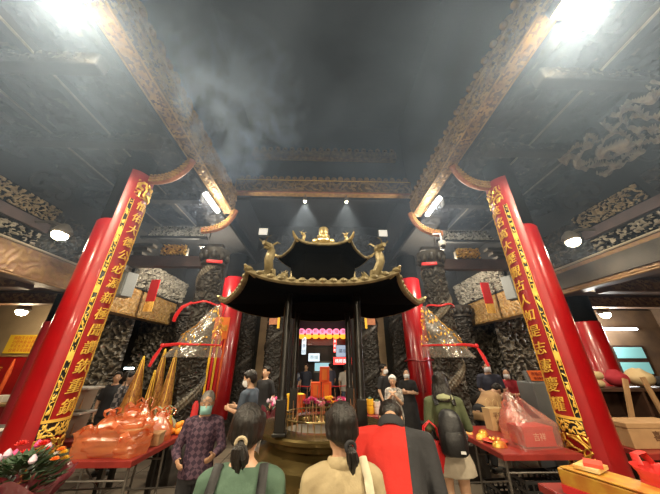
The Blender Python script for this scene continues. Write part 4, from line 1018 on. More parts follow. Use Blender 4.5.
def packet(label, loc, rz, w_, d_, h, mt):
    m = MB(); m.loft([(0, w_*.5, d_*.5), (h*.35, w_*.46, d_*.46), (h*.8, w_*.36, d_*.34), (h, w_*.15, d_*.15)], 16)
    m.xf(lambda p: p*(1+.10*nz(p.x*18, p.y*18, p.z*18)))
    return tag(m.build('snack_packet', mt, loc=loc, rz=rz), label, 'snack')
PK = [('gold foil snack packet nearest the front corner of the right table', 2.16, 3.68, .2, FOIL), ('gold foil snack packet pushed against the kraft bag', 2.28, 4.22, 1.0, FOIL), ('yellow snack packet in the middle of the right table', 2.14, 4.02, .6, mat('yellow_packet', (.85, .55, .08), .35, col2=(.75, .3, .05), nscale=12)), ('orange snack packet at the left edge of the right table', 2.09, 4.32, 2.0, mat('orange_packet', (.75, .25, .06), .4, col2=(.85, .6, .2), nscale=10)), ('pale yellow snack packet at the far end of the right table', 2.22, 4.60, .3, mat('cream_packet', (.80, .68, .38), .4, col2=(.7, .4, .1), nscale=10)), ('small red snack packet at the far left corner of the right table', 2.08, 4.62, .9, PLATE)]
for lb, x, y, r_, mt in PK: packet(lb, (x, y, Z), r_, .20, .13, .06, mt)
t = thing('serving_plate', 'oval plate of gilt snacks on the front edge of the right table', 'plate', (2.22, 3.86, Z), .1); MB().lathe([(.06, 0), (.10, .012), (.13, .022), (.125, .026), (.09, .016)], 28, sx=1.2).build('plate_body', PLATE, t)
for i in range(5): tag(MB().ball((0, 0, .018), .028, .02, .018, 10, 7).build('wrapped_sweet', FOIL, loc=(2.22+.05*math.cos(i*1.26), 3.86+.045*math.sin(i*1.26), Z+.018), rz=i), 'gold-wrapped sweet on the oval plate', 'sweet', 'sweets on the oval plate')
# black crates under the right table
CRT = mat('black_crate_plastic', (.022, .022, .024), .35)
def crate_obj(label, loc, rz=0):
    t = thing('crate', label, 'crate', loc, rz); w_, d_, h = .50, .36, .27
    m = MB(); m.box(0, 0, .012, w_, d_, .024)
    for z in (.03, .10, .17, .255):
        m.box(0, -d_/2, z, w_, .015, .028); m.box(0, d_/2, z, w_, .015, .028); m.box(-w_/2, 0, z, .015, d_, .028); m.box(w_/2, 0, z, .015, d_, .028)
    for k in range(8):
        x = -w_/2 + w_*k/7; m.box(x, -d_/2, h/2, .018, .016, h); m.box(x, d_/2, h/2, .018, .016, h)
    for k in range(6):
        y = -d_/2 + d_*k/5; m.box(-w_/2, y, h/2, .016, .018, h); m.box(w_/2, y, h/2, .016, .018, h)
    m.build('crate_body', CRT, t, smooth=0)
    for q in (-1, 1): MB().tube([(q*(w_/2+.008), -.06, .215), (q*(w_/2+.02), -.05, .215), (q*(w_/2+.02), .05, .215), (q*(w_/2+.008), .06, .215)], .01, 6).build('grip', CRT, t)
    return t
crate_obj('black plastic crate on the floor under the right table, front one', (2.50, 3.68, .0)); crate_obj('black plastic crate stacked on the front crate under the right table', (2.50, 3.68, .272)); crate_obj('black plastic crate on the floor under the far half of the right table', (2.48, 4.22, 0), .05); crate_obj('black plastic crate lying behind the right table beside the grey cabinet', (3.45, 4.55, 0), .3)
# cabinet with orange notice
t = thing('grey_cabinet', 'grey sloping cabinet bearing an orange notice behind the right table', 'cabinet', (3.90, 5.05, 0))
GC = mat('grey_enamel', (.22, .24, .25), .5); MB().box(0, 0, .7, .46, .40, 1.4).build('cabinet_body', GC, t, smooth=0, bevel=.02); MB().box(0, -.06, 1.48, .44, .05, .20, rx=-.3).build('sloped_panel', GC, t, smooth=0)
nb = MB().box(0, -.10, 1.50, .34, .012, .17, rx=-.3).build('notice', mat('orange_card', (.85, .17, .03), .6), t, smooth=0)
m = MB(); put_text(m, '祈福用品', .065, frame((0, -.110, 1.53), (1, 0, 0), (0, .3, 1)), .001); put_text(m, '請洽服務台', .045, frame((0, -.127, 1.46), (1, 0, 0), (0, .3, 1)), .001); m.build('lettering', mat('dark_red_print', (.25, .01, .01), .6), nb, smooth=0)
# right side carton, shelf and bundles
carton('brown cardboard carton with faded print behind the front right column', (4.15, 3.78, .782), .0, .78, .34, .26, CARD, lid=True, txt='喜糕')
tag(MB().ball((0, 0, .05), .05, .05, .05, 14, 10).build('yellow_fruit', mat('pomelo', (.78, .62, .08), .4), loc=(3.80, 4.10, .782)), 'round yellow fruit on the table behind the cardboard carton', 'fruit')
t = thing('display_shelf', 'dark wooden shelf with leaning planks beside the far right red column', 'shelf', (5.1, 4.62, 0))
DW = mat('dark_shelf_wood', (.065, .03, .018), .5, col2=(.04, .02, .013), nscale=5)
for z in (.40, .90, 1.32): MB().box(0, 0, z, 1.5, .42, .04).build('shelf_board', DW, t, smooth=0)
for x in (-.72, 0, .72): MB().box(x, 0, .65, .04, .40, 1.30).build('upright', DW, t, smooth=0)
MB().box(0, .205, .66, 1.5, .02, 1.32).build('back_panel', DW, t, smooth=0)
for i, (x, an) in enumerate(((-.45, .28), (.15, -.12))):
    tag(MB().box(0, 0, .0, .07, .03, 1.50, ry=an).build('plank', CARD, loc=(5.1+x, 4.385, .76)), ('tilted pale plank leaning on the dark shelf, left one', 'upright pale plank leaning on the dark shelf, right one')[i], 'plank')
MAT = mat('rolled_mat', (.62, .47, .27), .8, col2=(.52, .38, .2), nscale=6)
for i, (x, z) in enumerate(((4.52, 1.40), (4.55, 1.52))):
    m = MB(); m.tube([(-.16, 0, 0), (-.14, 0, 0), (.14, 0, 0), (.16, 0, 0)], [.045, .06, .06, .045], 14); tag(m.build('rolled_mat', MAT, loc=(x, 4.6, z)), ('tan rolled cushion lying on the dark shelf, lower one', 'tan rolled cushion stacked on another, beside the red column')[i], 'cushion')
for (x, y, r_, h, mt, lb) in ((5.02, 4.66, .17, .26, CRIM, 'crimson cloth bundle on top of the dark shelf'), (5.40, 4.64, .20, .28, MAT, 'tan and yellow cloth bundle on top of the dark shelf, far right'), (5.72, 4.62, .12, .16, BLACKC, 'small dark cloth bundle at the end of the dark shelf')):
    m = MB().ball((0, 0, h*.5), r_, r_*.8, h*.5, 22, 16); m.xf(lambda p: Vector((p.x, p.y, max(.0, p.z*(1+.12*nz(p.x*9, p.y*9, p.z*9)))))*(1+.08*nz(p.x*14, p.y*14+x, p.z*14))); tag(m.build('cloth_bundle', mt, loc=(x, y, 1.341)), lb, 'cloth')
# golden paper box, red bag at bottom right
GP = mat('golden_paper', (.62, .36, .05), .45, .3, col2=(.50, .17, .03), nscale=9)
t = thing('paper_box', 'golden paper offering box with a red underside at the bottom right corner', 'box', (2.13, 2.30, .802), rad(20))
m = MB(); m.box(0, 0, .08, .26, .58, .16); m.build('box', GP, t, smooth=0, bevel=.01); m = MB(); m.box(0, -.02, .165, .28, .56, .012, ry=.05); m.build('folded_lid', GP, t, smooth=0, bevel=.004); MB().box(-.01, 0, .035, .275, .56, .05).build('red_band', REDBX, t, smooth=0)
MB().box(0, -.292, .09, .18, .008, .08).build('dark_window', BLK, t, smooth=0)
tag(MB().box(0, 0, .012, .20, .15, .024).build('folded_paper', MATS['cream_packet'], loc=(2.10, 2.42, .985), rz=.5, smooth=0), 'pale folded paper lying on the golden paper box', 'paper'); tag(MB().box(0, 0, .012, .15, .11, .022).build('folded_paper', PLATE, loc=(2.11, 2.40, 1.010), rz=.8, smooth=0), 'small red folded paper on top of the pale folded paper', 'paper')
plastic_bag('bright red plastic bag standing at the bottom right edge', (2.43, 2.16, .802), .2, .30, .24, .26, REDF, 8.0, open_=True, handles=False)
# ------------------------------------------------------------------ flowers
PET = {k: mat('petal_'+k, c, .55, col2=c2, nscale=20) for k, c, c2 in (('pink', (.78, .12, .30), (.62, .05, .2)), ('magenta', (.62, .03, .22), (.5, .02, .16)), ('yellow', (.88, .60, .04), (.80, .45, .03)), ('white', (.80, .74, .70), (.7, .6, .6)), ('lilac', (.58, .40, .55), (.72, .55, .65)), ('red', (.70, .03, .02), (.55, .02, .02)), ('orange', (.85, .25, .03), (.8, .18, .02)))}
LEAF = mat('leaf_dark', (.025, .06, .018), .5, col2=(.014, .035, .012), nscale=10); WRAP = film('dark_pink_wrap', (.26, .05, .07), .85)
def bloom(mb, c, r, kind='mum'):
    c = Vector(c)
    if kind == 'bud': mb.loft([(0, .3, .3), (.3, .5, .5), (.7, .42, .42), (1.1, .12, .12)], 10); n = 40; mb.v[-n:] = [tuple(Vector(p)*r*1.6 + c) for p in mb.v[-n:]]; return
    for j, (el, n, l) in enumerate(((.1, 12, 1.0), (.5, 10, .9), (.95, 7, .75), (1.35, 4, .55))):
        for k in range(n):
            a = 2*PI*k/n + j*.3; d = Vector((math.cos(a)*math.cos(el), math.sin(a)*math.cos(el), math.sin(el)))
            mb.tube([c, c+d*(r*l*.6), c+d*(r*l)+Vector((0, 0, r*.12))], [r*.10, r*.20, r*.05], 5, flat=(1, .5))
def bouquet(label, loc, blooms, leafn, spread, hh, base=None, sd=1, cat='flowers'):
    rr = random.Random(sd); t = thing('flower_arrangement', label, cat, loc)
    if base == 'wrap':
        m = MB()
        def fn(u, v):
            a = 2*PI*u; r_ = .05+spread*.95*v*(1+.12*math.sin(a*7)*v); return Vector((r_*math.cos(a), r_*math.sin(a), -.42*(1-v)+.06*v*math.sin(a*5))), 0
        m.grid(fn, 48, 10); m.build('paper_wrap', WRAP, t)
    elif base == 'vase': MB().lathe([(.05, -.24), (.08, -.2), (.10, -.1), (.05, -.01), (.06, 0)], 20).build('vase', BRONZE, t)
    m = MB()
    for i in range(leafn):
        a = rr.uniform(0, 2*PI); r_ = spread*math.sqrt(rr.random()); z = hh*(1-(r_/spread)**2)*.8 + rr.uniform(-.08, .02)
        d = Vector((math.cos(a), math.sin(a), rr.uniform(.1, .9))).normalized(); c = Vector((r_*math.cos(a), r_*math.sin(a), z)); m.tube([c-d*.05, c, c+d*.05], [.003, .022, .002], 5, flat=(1, .2))
    m.build('leaves', LEAF, t)
    for i, (kd, n, r_, sh) in enumerate(blooms):
        for k in range(n):
            a = rr.uniform(0, 2*PI); q = spread*.92*math.sqrt(rr.random()); z = hh*(1-(q/spread)**2) + rr.uniform(-.01, .04)
            m = MB(); bloom(m, (q*math.cos(a), q*math.sin(a), z), r_, sh); m.build('bloom', PET[kd], t)
    return t
bouquet('mixed bouquet of lotus buds, red and yellow blooms in dark pink wrapping at lower left', (-2.24, 2.46, .96), [('lilac', 5, .030, 'bud'), ('pink', 2, .030, 'bud'), ('yellow', 4, .030, 'mum'), ('red', 5, .040, 'mum'), ('white', 3, .022, 'mum'), ('orange', 2, .03, 'mum')], 260, .28, .17, 'wrap', 5)
t = thing('flower_stand', 'tall dark stand under the wrapped bouquet', 'stand', (-2.24, 2.46, 0)); MB().lathe([(.22, 0), (.2, .03), (.03, .06), (.03, .48), (.13, .52), (.13, .53)], 20).build('stand_body', BLK, t)
tag(MB().box(0, 0, .03, .22, .16, .06).build('paper_packet', mat('orange_paper', (.85, .22, .05), .5), loc=(-2.1, 2.42, .602)) if False else MB().loft([(0, .10, .08), (.03, .11, .09), (.2, .06, .05)], 14).build('paper_packet', mat('orange_paper', (.85, .22, .05), .5), loc=(-1.86, 2.36, .0)), 'crumpled orange paper packet on the floor by the flower stand', 'packet')
# ------------------------------------------------------------------ altar behind the censer
t = thing('altar_table', 'low dark altar table behind the bronze censer, covered in flowers and offerings', 'table', (.22, 5.25, 0))
MB().box(0, 0, .87, 1.95, .60, .06).build('tabletop', DRED, t, smooth=0, bevel=.008)
m = MB(); relief(m, (-.95, -.305, .62), (1.9, 0, 0), (0, 0, .22), (0, -1, 0), 120, 16, .03, 8, .3, 3); m.box(0, -.28, .73, 1.9, .04, .24); m.build('carved_apron', [DRED, GOLD], t)
for x in (-.9, .9):
    for y in (-.25, .25): MB().box(x, y, .42, .08, .08, .84).build('leg', DRED, t, smooth=0)
ZA = .902
RIB = mat('red_satin', (.62, .02, .025), .4); ORANGEP = mat('orange_cloth', (.90, .22, .03), .6, col2=(.8, .14, .02), nscale=5)
RO = mat('orange_red_paper', (.95, .13, .02), .5, col2=(.88, .09, .015), nscale=6)
tt = thing('altar_riser', 'small dark step under the orange-red offering boxes on the altar', 'stand', (.0, 5.42, ZA)); MB().box(0, 0, .11, .50, .2, .22).build('step', DRED, tt, smooth=0, bevel=.006)
for x, y, z, h, lb in ((-.06, 5.41, ZA+.222, .25, 'orange-red offering box, left of the bottom pair on the altar'), (.14, 5.41, ZA+.222, .25, 'orange-red offering box, right of the bottom pair on the altar'), (.10, 5.41, ZA+.475, .26, 'orange-red offering box standing on top of the bottom pair')):
    t = thing('offering_box', lb, 'box', (x-.05, y, z)); MB().box(0, 0, h/2, .185, .14, h).build('box', RO, t, smooth=0, bevel=.006); m = MB(); m.box(0, -.072, h*.5, .09, .006, h*.7); m.build('gilt_panel', mat('gilt_orange', (.95, .24, .03), .5), t, smooth=0)
bouquet('pink and magenta flower arrangement on the altar left of centre', (-.16, 5.10, .97), [('pink', 5, .055, 'mum'), ('magenta', 5, .055, 'mum'), ('white', 5, .045, 'mum')], 50, .20, .14, None, 3)
bouquet('yellow-topped flower arrangement on the altar below the orange boxes', (.08, 5.16, 1.02), [('yellow', 6, .055, 'mum'), ('pink', 3, .05, 'mum')], 40, .14, .12, None, 8)
bouquet('pink and white flower arrangement on the altar right of centre', (.36, 5.10, .97), [('magenta', 5, .055, 'mum'), ('pink', 4, .05, 'mum'), ('white', 3, .045, 'mum'), ('orange', 2, .05, 'mum')], 60, .20, .14, None, 12)
YF = mat('yellow_fabric', (.90, .52, .03), .6); OF = mat('orange_fabric', (.85, .14, .03), .6)
for x, lb, mt in ((-.54, 'pleated yellow paper lotus drum at the left end of the altar', YF), (-.38, 'pleated orange paper lotus drum beside the yellow one on the altar', OF)):
    t = thing('paper_drum', lb, 'offering', (x, 5.14, ZA)); m = MB()
    m.grid(lambda u, v: (Vector((.085*(1+.10*math.sin(u*2*PI*12))*math.cos(u*2*PI), .085*(1+.10*math.sin(u*2*PI*12))*math.sin(u*2*PI), .30*v)), 0), 96, 4); m.build('pleated_side', mt, t); MB().lathe([(.08, .29), (.085, .305), (.03, .32)], 20).build('top', PET['yellow'], t)
for x, c, lb, h in ((.86, YF, 'yellow stacked offering drum at the right end of the altar', .26), (.98, PET['white'], 'white offering jar at the right end of the altar', .22), (1.10, PET['pink'], 'pink wrapped offering at the far right end of the altar', .16)):
    t = thing('offering_jar', lb, 'offering', (x, 5.15, ZA)); MB().lathe([(.05, 0), (.06, .02), (.06, h*.4), (.045, h*.45), (.06, h*.5), (.06, h*.85)], 18).build('jar', c, t); MB().lathe([(.04, h*.84), (.045, h*.9), (.01, h)], 14).build('lid', LEAF, t)
bouquet('pink and white lotus-bud bouquet in pale wrapping beside the left canopy post', (-.82, 4.86, 1.02), [('pink', 5, .035, 'bud'), ('white', 3, .035, 'bud'), ('lilac', 4, .035, 'bud')], 24, .12, .12, 'wrap', 21)
t = thing('flower_stand', 'slim dark stand under the lotus-bud bouquet', 'stand', (-.82, 4.86, 0)); MB().lathe([(.2, 0), (.2, .03), (.03, .06), (.03, .56), (.10, .59), (.10, .60)], 20).build('stand_body', BLK, t)
t = thing('hanging_banner', 'orange banner with yellow and red ribbons hanging before the left red column', 'banner', (-2.68, 6.98, 1.25))
m = MB(); m.box(0, 0, 1.28, .40, .03, .55); m.build('banner_cloth', ORANGEP, t, smooth=0); m = MB()
put_text(m, '祈福', .18, frame((0, -.017, 1.28), (1, 0, 0), (0, 0, 1)), .002); m.build('lettering', GOLDP, t, smooth=0)
for k in range(5): MB().tube([(-.16+.08*k, 0, 1.0), (-.15+.078*k, -.02, .5), (-.14+.075*k, 0, -.35+.1*(k % 2))], [.02, .028, .02], 6, flat=(1, .3)).build('ribbon', [YF, RIB, PET['yellow'], RIB, OF][k], t)
MB().tube([(0, 0, 1.55), (0, .2, 2.0), (-.03, .40, 2.4)], .008, 5).build('cord', BLK, t)
# ------------------------------------------------------------------ ribbons and film wraps on the dragon pillars
def ribbon(name, label, cat, pts, w_, mt=RIB):
    o_ = Vector(pts[0]); m = MB().tube([Vector(p)-o_ for p in pts], w_, 8, flat=(.18, 1)); return tag(m.build(name, mt, loc=o_), label, cat)
def ring_ribbon(x, y, r, z, label, tail):
    t = thing('red_ribbon', label, 'ribbon', (x, y, z)); m = MB(); P = [(r*math.cos(2*PI*k/28), r*math.sin(2*PI*k/28), .02*math.sin(k*.9)) for k in range(29)]; m.tube(P, .018, 8, flat=(.3, 1), caps=False); m.build('band', RIB, t)
    for q in tail:
        m = MB(); m.tube([(q*r*.55, -r*.85, 0), (q*r*1.1, -r*.9, -.10), (q*r*1.5, -r*.7, -.26), (q*r*1.6, -r*.6, -.36)], [.02, .035, .045, .035], 8, flat=(.2, 1)); m.build('tail', RIB, t)
ring_ribbon(-2.44, 5.3, .29, 2.80, 'red ribbon tied round the left dragon pillar above its film wrap', (-1,)); ring_ribbon(2.48, 5.3, .29, 2.78, 'red ribbon tied round the right dragon pillar above its film wrap', ())
for s, nm in ((-1, 'left'), (1, 'right')):
    m = MB(); m.tube([(s*2.14, 5.04, 3.66), (s*2.28, 4.97, 3.64), (s*2.44, 4.96, 3.65)], .035, 8, flat=(.3, 1)); tag(m.build('red_cloth', RIB, loc=(0, 0, 0)), f'short red cloth swag at the capital of the {nm} dragon pillar', 'cloth')
FILM = film('clear_crinkled_film', (.90, .84, .76), .30, .14, .22); GN = mat('gilt_tinsel', (.92, .50, .07), .35, .3)
for s, nm in ((-1, 'left'), (1, 'right')):
    t = thing('film_wrap', f'clear crinkled film cone with gold tinsel tied round the {nm} dragon pillar', 'wrapping', (s*2.46, 5.3, 1.8)); m = MB()
    apex = Vector((-s*.46, -.34, .92))
    def fn(u, v, s=s):
        a = -PI*.98+ (PI*1.0)*u; base = Vector((.50*math.cos(a), .50*math.sin(a), .0)); top = apex + Vector((.05*math.cos(a), .05*math.sin(a), 0))
        wob = .03*nz(u*7, v*5, s); p = base.lerp(top, v); 
        pr = math.hypot(p.x, p.y)
        if pr < .31: p = Vector((p.x*.31/max(pr, .01), p.y*.31/max(pr, .01), p.z))
        return p + Vector((wob, wob, 0)), 0
    m.grid(fn, 40, 24); m.build('clear_film', FILM, t)
    m = MB(); rr = random.Random(7+s)
    for i in range(80):
        u, v = rr.random(), rr.uniform(.12, .9); p, _ = fn(u, v); q, _ = fn(min(1, max(0, u+rr.uniform(-.06, .06))), min(1, v+rr.uniform(.03, .08))); k = 1.03
        m.tube([(p.x*k, p.y*k, p.z), ((p.x+q.x)/2*k, (p.y+q.y)/2*k, (p.z+q.z)/2), (q.x*k, q.y*k, q.z)], [.004, .016, .004], 5, flat=(1, .4))
    m.build('gold_tinsel', GN, t)['kind'] = 'stuff'
    m = MB(); P = [fn(k/20, .22)[0]*1.03 for k in range(21)]; m.tube(P, .015, 8, flat=(.25, 1)); m.build('red_tie', RIB, t)
    e = P[0] if s < 0 else P[-1]
    m = MB(); e2 = Vector((s*.56, -.12, e.z))
    m.tube([P[10 if s else 10], P[6 if s < 0 else 14]*1.05, e2, e2+Vector((s*.08, -.03, -.20)), e2+Vector((s*.12, -.05, -.36))], [.02, .025, .035, .04, .03], 8, flat=(.25, 1)); m.ball(e2, .05, .04, .04, 10, 8); m.build('bow', RIB, t)
t = thing('rope_tassel', 'dark red cord with tassels tied round the right red column', 'cord', (2.78, 7.8, 1.75)); m = MB(); m.tube([(.385*math.cos(2*PI*k/24), .385*math.sin(2*PI*k/24), .02*math.sin(k)) for k in range(25)], .02, 6, caps=False); m.build('band', DRED, t)
for dx in (-.05, .06): MB().tube([(-.15+dx, -.37, 0), (-.16+dx*1.5, -.39, -.3), (-.15+dx*1.4, -.385, -.75)], [.02, .03, .035], 7).build('tassel', DRED, t)
for s, nm in ((-1, 'left'), (1, 'right')):
    t = thing('streamer', f'red cloth streamer with a gold hem hanging before the {nm} gilded beam', 'streamer', (s*4.74, 7.0, 2.95)); m = MB(); m.box(0, 0, .58, .24, .02, .62); m.build('red_cloth', RIB, t, smooth=0); m = MB()
    for k in range(9): m.tube([(-.11+.0275*k, 0, .27), (-.11+.0275*k, .005*math.sin(k), .0)], .010, 5)
    m.build('gold_fringe', GN, t); MB().tube([(0, 0, .89), (s*.02, 0, 1.0), (s*.3, 0, 1.05)], .012, 6).build('hanging_rod', STEEL, t)
    t = thing('column_speaker', f'grey column loudspeaker mounted on the {nm} aisle beam', 'speaker', (s*4.72, 6.0, 3.12), s*.5); MB().box(0, 0, .28, .30, .24, .58).build('cabinet', mat('speaker_grey', (.20, .21, .21), .5), t, smooth=0, bevel=.015); m = MB(); m.box(0, -.125, .28, .24, .012, .50)
    for k in range(7): m.box(0, -.134, .06+.07*k, .23, .008, .025)
    m.build('grille', mat('grille_grey', (.33, .34, .34), .5), t, smooth=0); MB().box(s*.2, .02, .3, .14, .06, .08).build('wall_mount', STEEL, t, smooth=0)
t = thing('security_camera', 'white dome security camera by the right dragon pillar capital', 'camera', (2.74, 5.15, 4.12)); MB().lathe([(.02, 0), (.07, .02), (.085, .08), (.08, .14), (.03, .17)], 20).build('housing', mat('white_plastic', (.75, .74, .72), .4), t); MB().ball((0, -.02, .025), .06, .06, .05, 14, 10).build('dome', BLK, t); MB().tube([(0, 0, .16), (0, 0, .34), (-.1, .15, .40)], .022, 8).build('bracket', MATS['white_plastic'], t)
for s, nm in ((-1, 'left'), (1, 'right')):
    t = thing('hanging_plaque', f'small orange plaque with a yellow tassel by the {nm} soot-dark pillar', 'plaque', (s*1.52, 8.26, 2.78)); MB().box(0, 0, .14, .34, .03, .28).build('plaque_board', ORANGEC, t, smooth=0); MB().box(s*-.0+.13*(-s), -.02, .10, .07, .02, .42).build('tassel', YF, t, smooth=0); MB().tube([(0, 0, .28), (0, .06, .6)], .006, 5).build('cord', RIB, t)
# ------------------------------------------------------------------ left and right back-wall notices
t = thing('notice_board', 'yellow notice board with lines of small red writing on the left back wall', 'notice', (-7.95, 7.40, 1.92)); MB().box(0, 0, .23, .92, .03, .46).build('board', mat('yellow_card', (.78, .52, .03), .6), t, smooth=0)
m = MB()
for k, s_ in enumerate(('捐款芳名錄感謝', '功德無量福壽綿', '平安如意事事順', '合境平安國泰民')):
    put_text(m, s_, .098, frame((0, -.0165, .38-.10*k), (1, 0, 0), (0, 0, 1)), .001)
m.build('lettering', mat('red_print', (.55, .08, .02), .6), t, smooth=0)
t = thing('wall_panel', 'crimson wall panel with a gold tassel under the yellow notice board', 'panel', (-8.1, 7.40, .86)); MB().box(0, 0, .5, 1.25, .04, 1.0).build('panel_board', REDB, t, smooth=0); m = MB(); m.box(0, -.01, 1.0, 1.3, .06, .04); m.box(.63, -.01, .5, .04, .06, 1.0); m.build('frame', TANW, t, smooth=0)
m = MB(); put_text(m, '福', .45, frame((-.32, -.022, .55), (1, 0, 0), (0, 0, 1)), .002); m.build('lettering', GOLDP, t, smooth=0)
m = MB(); m.tube([(.12, -.04, .92), (.13, -.04, .6), (.12, -.04, .12)], [.015, .05, .035], 8); m.build('tassel', OF, t)
t = thing('counter', 'dark red counter along the left back wall', 'counter', (-7.6, 6.9, 0)); MB().box(0, 0, .42, 3.2, .6, .84).build('cupboard', DRED, t, smooth=0, bevel=.01); MB().box(0, 0, .86, 3.3, .66, .04).build('worktop', TANW, t, smooth=0)
for i in range(6): tag(MB().box(0, 0, .07, .22, .2, .14).build('parcel', [CARDW, CARD, REDBX][i % 3], loc=(-8.6+.42*i, 6.85, .882), rz=.2*(i-2), bevel=.006), ('white', 'brown', 'red')[i % 3] + ' parcel on the left counter, ' + ('first', 'second', 'third', 'fourth', 'fifth', 'sixth')[i] + ' along from the outer wall', 'parcel', 'parcels on the left counter')
TEAL = mat('teal_glass', (.22, .48, .46), .3, emit=(.25, .6, .58), estr=.35)
for i, (x, z) in enumerate(((7.0, 1.96), (8.05, 1.96), (9.1, 1.96), (7.0, 1.55), (8.05, 1.55), (9.1, 1.55))):
    wnd = struct(MB().box(x, 7.80, z, .98, .06, .40).build(f'window_{i+1}', DW, smooth=0)); MB().box(x, 7.765, z, .86, .02, .30).build('pane', TEAL, wnd, smooth=0)
# ------------------------------------------------------------------ street beyond the door
SH = mat('shop_wall', (.05, .045, .05), .6); w_ = MB(); w_.box(0, 13.45, 3.2, 12, .3, 6.4); struct(w_.build('wall_street_shops', SH, smooth=0))
t = thing('shop_shutter', 'dark red ribbed shutter above the shop fronts across the street', 'shutter', (0, 13.22, 2.42)); m = MB()
for k in range(12): m.box(0, 0, .04*k+.02, 3.2, .05, .03)
m.build('slats', DRED, t, smooth=0); MB().box(0, 0, .5, 3.3, .09, .06).build('box_cover', SH, t, smooth=0)
t = thing('shop_window', 'pale lit shop window low across the street', 'window', (.05, 13.26, 1.22)); MB().box(0, 0, .25, .86, .06, .5).build('frame', STEEL, t, smooth=0); MB().box(0, -.035, .25, .78, .01, .34).build('pane', mat('lit_window', (.3, .5, .5), .4, emit=(.35, .65, .75), estr=.9), t, smooth=0)
PKL = mat('pink_lantern', (.9, .3, .5), .6, emit=(1, .26, .42), estr=1.5); ORL = mat('orange_lantern', (.95, .45, .05), .6, emit=(1, .42, .03), estr=1.5)
LT = '慶讚祈安植福燈會'
for k in range(7):
    x = -1.0+.335*k
    t = thing('paper_lantern', f'pink and orange paper lantern with a dark character, {("leftmost", "second from the left", "third from the left", "middle one", "third from the right", "second from the right", "rightmost")[k]} of the row', 'lantern', (x, 12.8, 2.72), group='row of pink paper lanterns')
    MB().ball((0, 0, .30), .164, .164, .155, 18, 12).build('shade', PKL, t); MB().ball((0, .0, .09), .16, .14, .12, 16, 10).build('lower_shade', ORL, t)
    m = MB(); put_text(m, LT[k], .17, frame((0, -.172, .30), (1, 0, 0), (0, 0, 1)), .004); m.build('lettering', mat('lantern_ink', (.18, .02, .08), .7), t, smooth=0)
    MB().lathe([(.05, .44), (.05, .47)], 12).build('cap', BLK, t)
tag(MB().tube([(-1.6, 12.8, 3.21), (0, 12.8, 3.2), (1.7, 12.8, 3.21)], .012, 6).build('lantern_rope', BLK), 'dark rope carrying the row of pink lanterns', 'rope')
tag(MB().tube([(-1.6, 12.8, 0), (-1.6, 12.8, 3.25)], .04, 8).build('lantern_post', STEEL), 'post at the left end of the lantern rope', 'post'); tag(MB().tube([(1.7, 12.8, 0), (1.7, 12.8, 3.25)], .04, 8).build('lantern_post', STEEL), 'post at the right end of the lantern rope', 'post')
def sign(label, c, w_, h, face, txt, size, ink, vertical=False, name='shop_sign'):
    t = thing(name, label, 'sign', c); MB().box(0, .04, 0, w_+.04, .08, h+.04).build('sign_case', STEEL, t, smooth=0); MB().box(0, -.008, 0, w_, .02, h).build('sign_face', face, t, smooth=0); m = MB()
    if vertical:
        for i, ch in enumerate(txt): put_text(m, ch, size, frame((0, -.02, h/2-(i+.5)*h/len(txt)), (1, 0, 0), (0, 0, 1)), .002)
    else: put_text(m, txt, size, frame((0, -.02, 0), (1, 0, 0), (0, 0, 1)), .002)
    m.build('lettering', ink, t, smooth=0)
    MB().tube([(0, .08, 0), (0, 13.32-c[1], 0)], .02, 6).build('bracket', STEEL, t); return t
WF = mat('white_lightbox', (.8, .9, .95), .5, emit=(.75, .9, 1), estr=1.2); RF = mat('red_lightbox', (.8, .05, .05), .5, emit=(1, .06, .05), estr=2.2); PF = mat('poster_lightbox', (.4, .5, .6), .5, col2=(.8, .8, .82), nscale=2.5, emit=(.35, .45, .6), estr=.9); INKD = mat('sign_ink', (.03, .05, .12), .6); WHT = mat('sign_white', (.9, .9, .9), .5, emit=(1, .95, .9), estr=1.6)
sign('narrow vertical white lightbox sign with dark characters, left side of the street', (-.88, 13.0, 2.40), .20, .78, WF, '美食坊', .19, INKD, True)
sign('white lightbox sign with a teal emblem across the street', (-.38, 12.95, 1.88), .52, .34, WF, '茶鋪', .2, mat('teal_ink', (.03, .3, .3), .6))
sign('narrow vertical red lightbox sign with white characters across the street', (.62, 13.0, 2.50), .13, .80, RF, '佛具金紙', .13, WHT, True)
sign('wide red lightbox sign with white characters across the street', (.93, 12.4, 1.73), .82, .30, RF, '檳榔香燭', .17, WHT)
sign('picture lightbox with pale figures above the red sign across the street', (.98, 12.9, 2.16), .62, .50, PF, '藥局', .2, INKD)
t = thing('red_barrier', 'low red barrier rope on posts across the street doorway', 'barrier', (0, 9.95, 0)); MB().tube([(-1.0, 0, .95), (-.5, 0, .92), (0, 0, .95), (.5, 0, .92), (1.0, 0, .95)], .018, 6).build('rope', mat('red_rail', (.6, .03, .03), .4), t)
for x in (-1.0, 0, 1.0): MB().lathe([(.12, 0), (.12, .02), (.018, .04), (.018, .96), (.03, .98)], 12, x).build('post', STEEL, t)
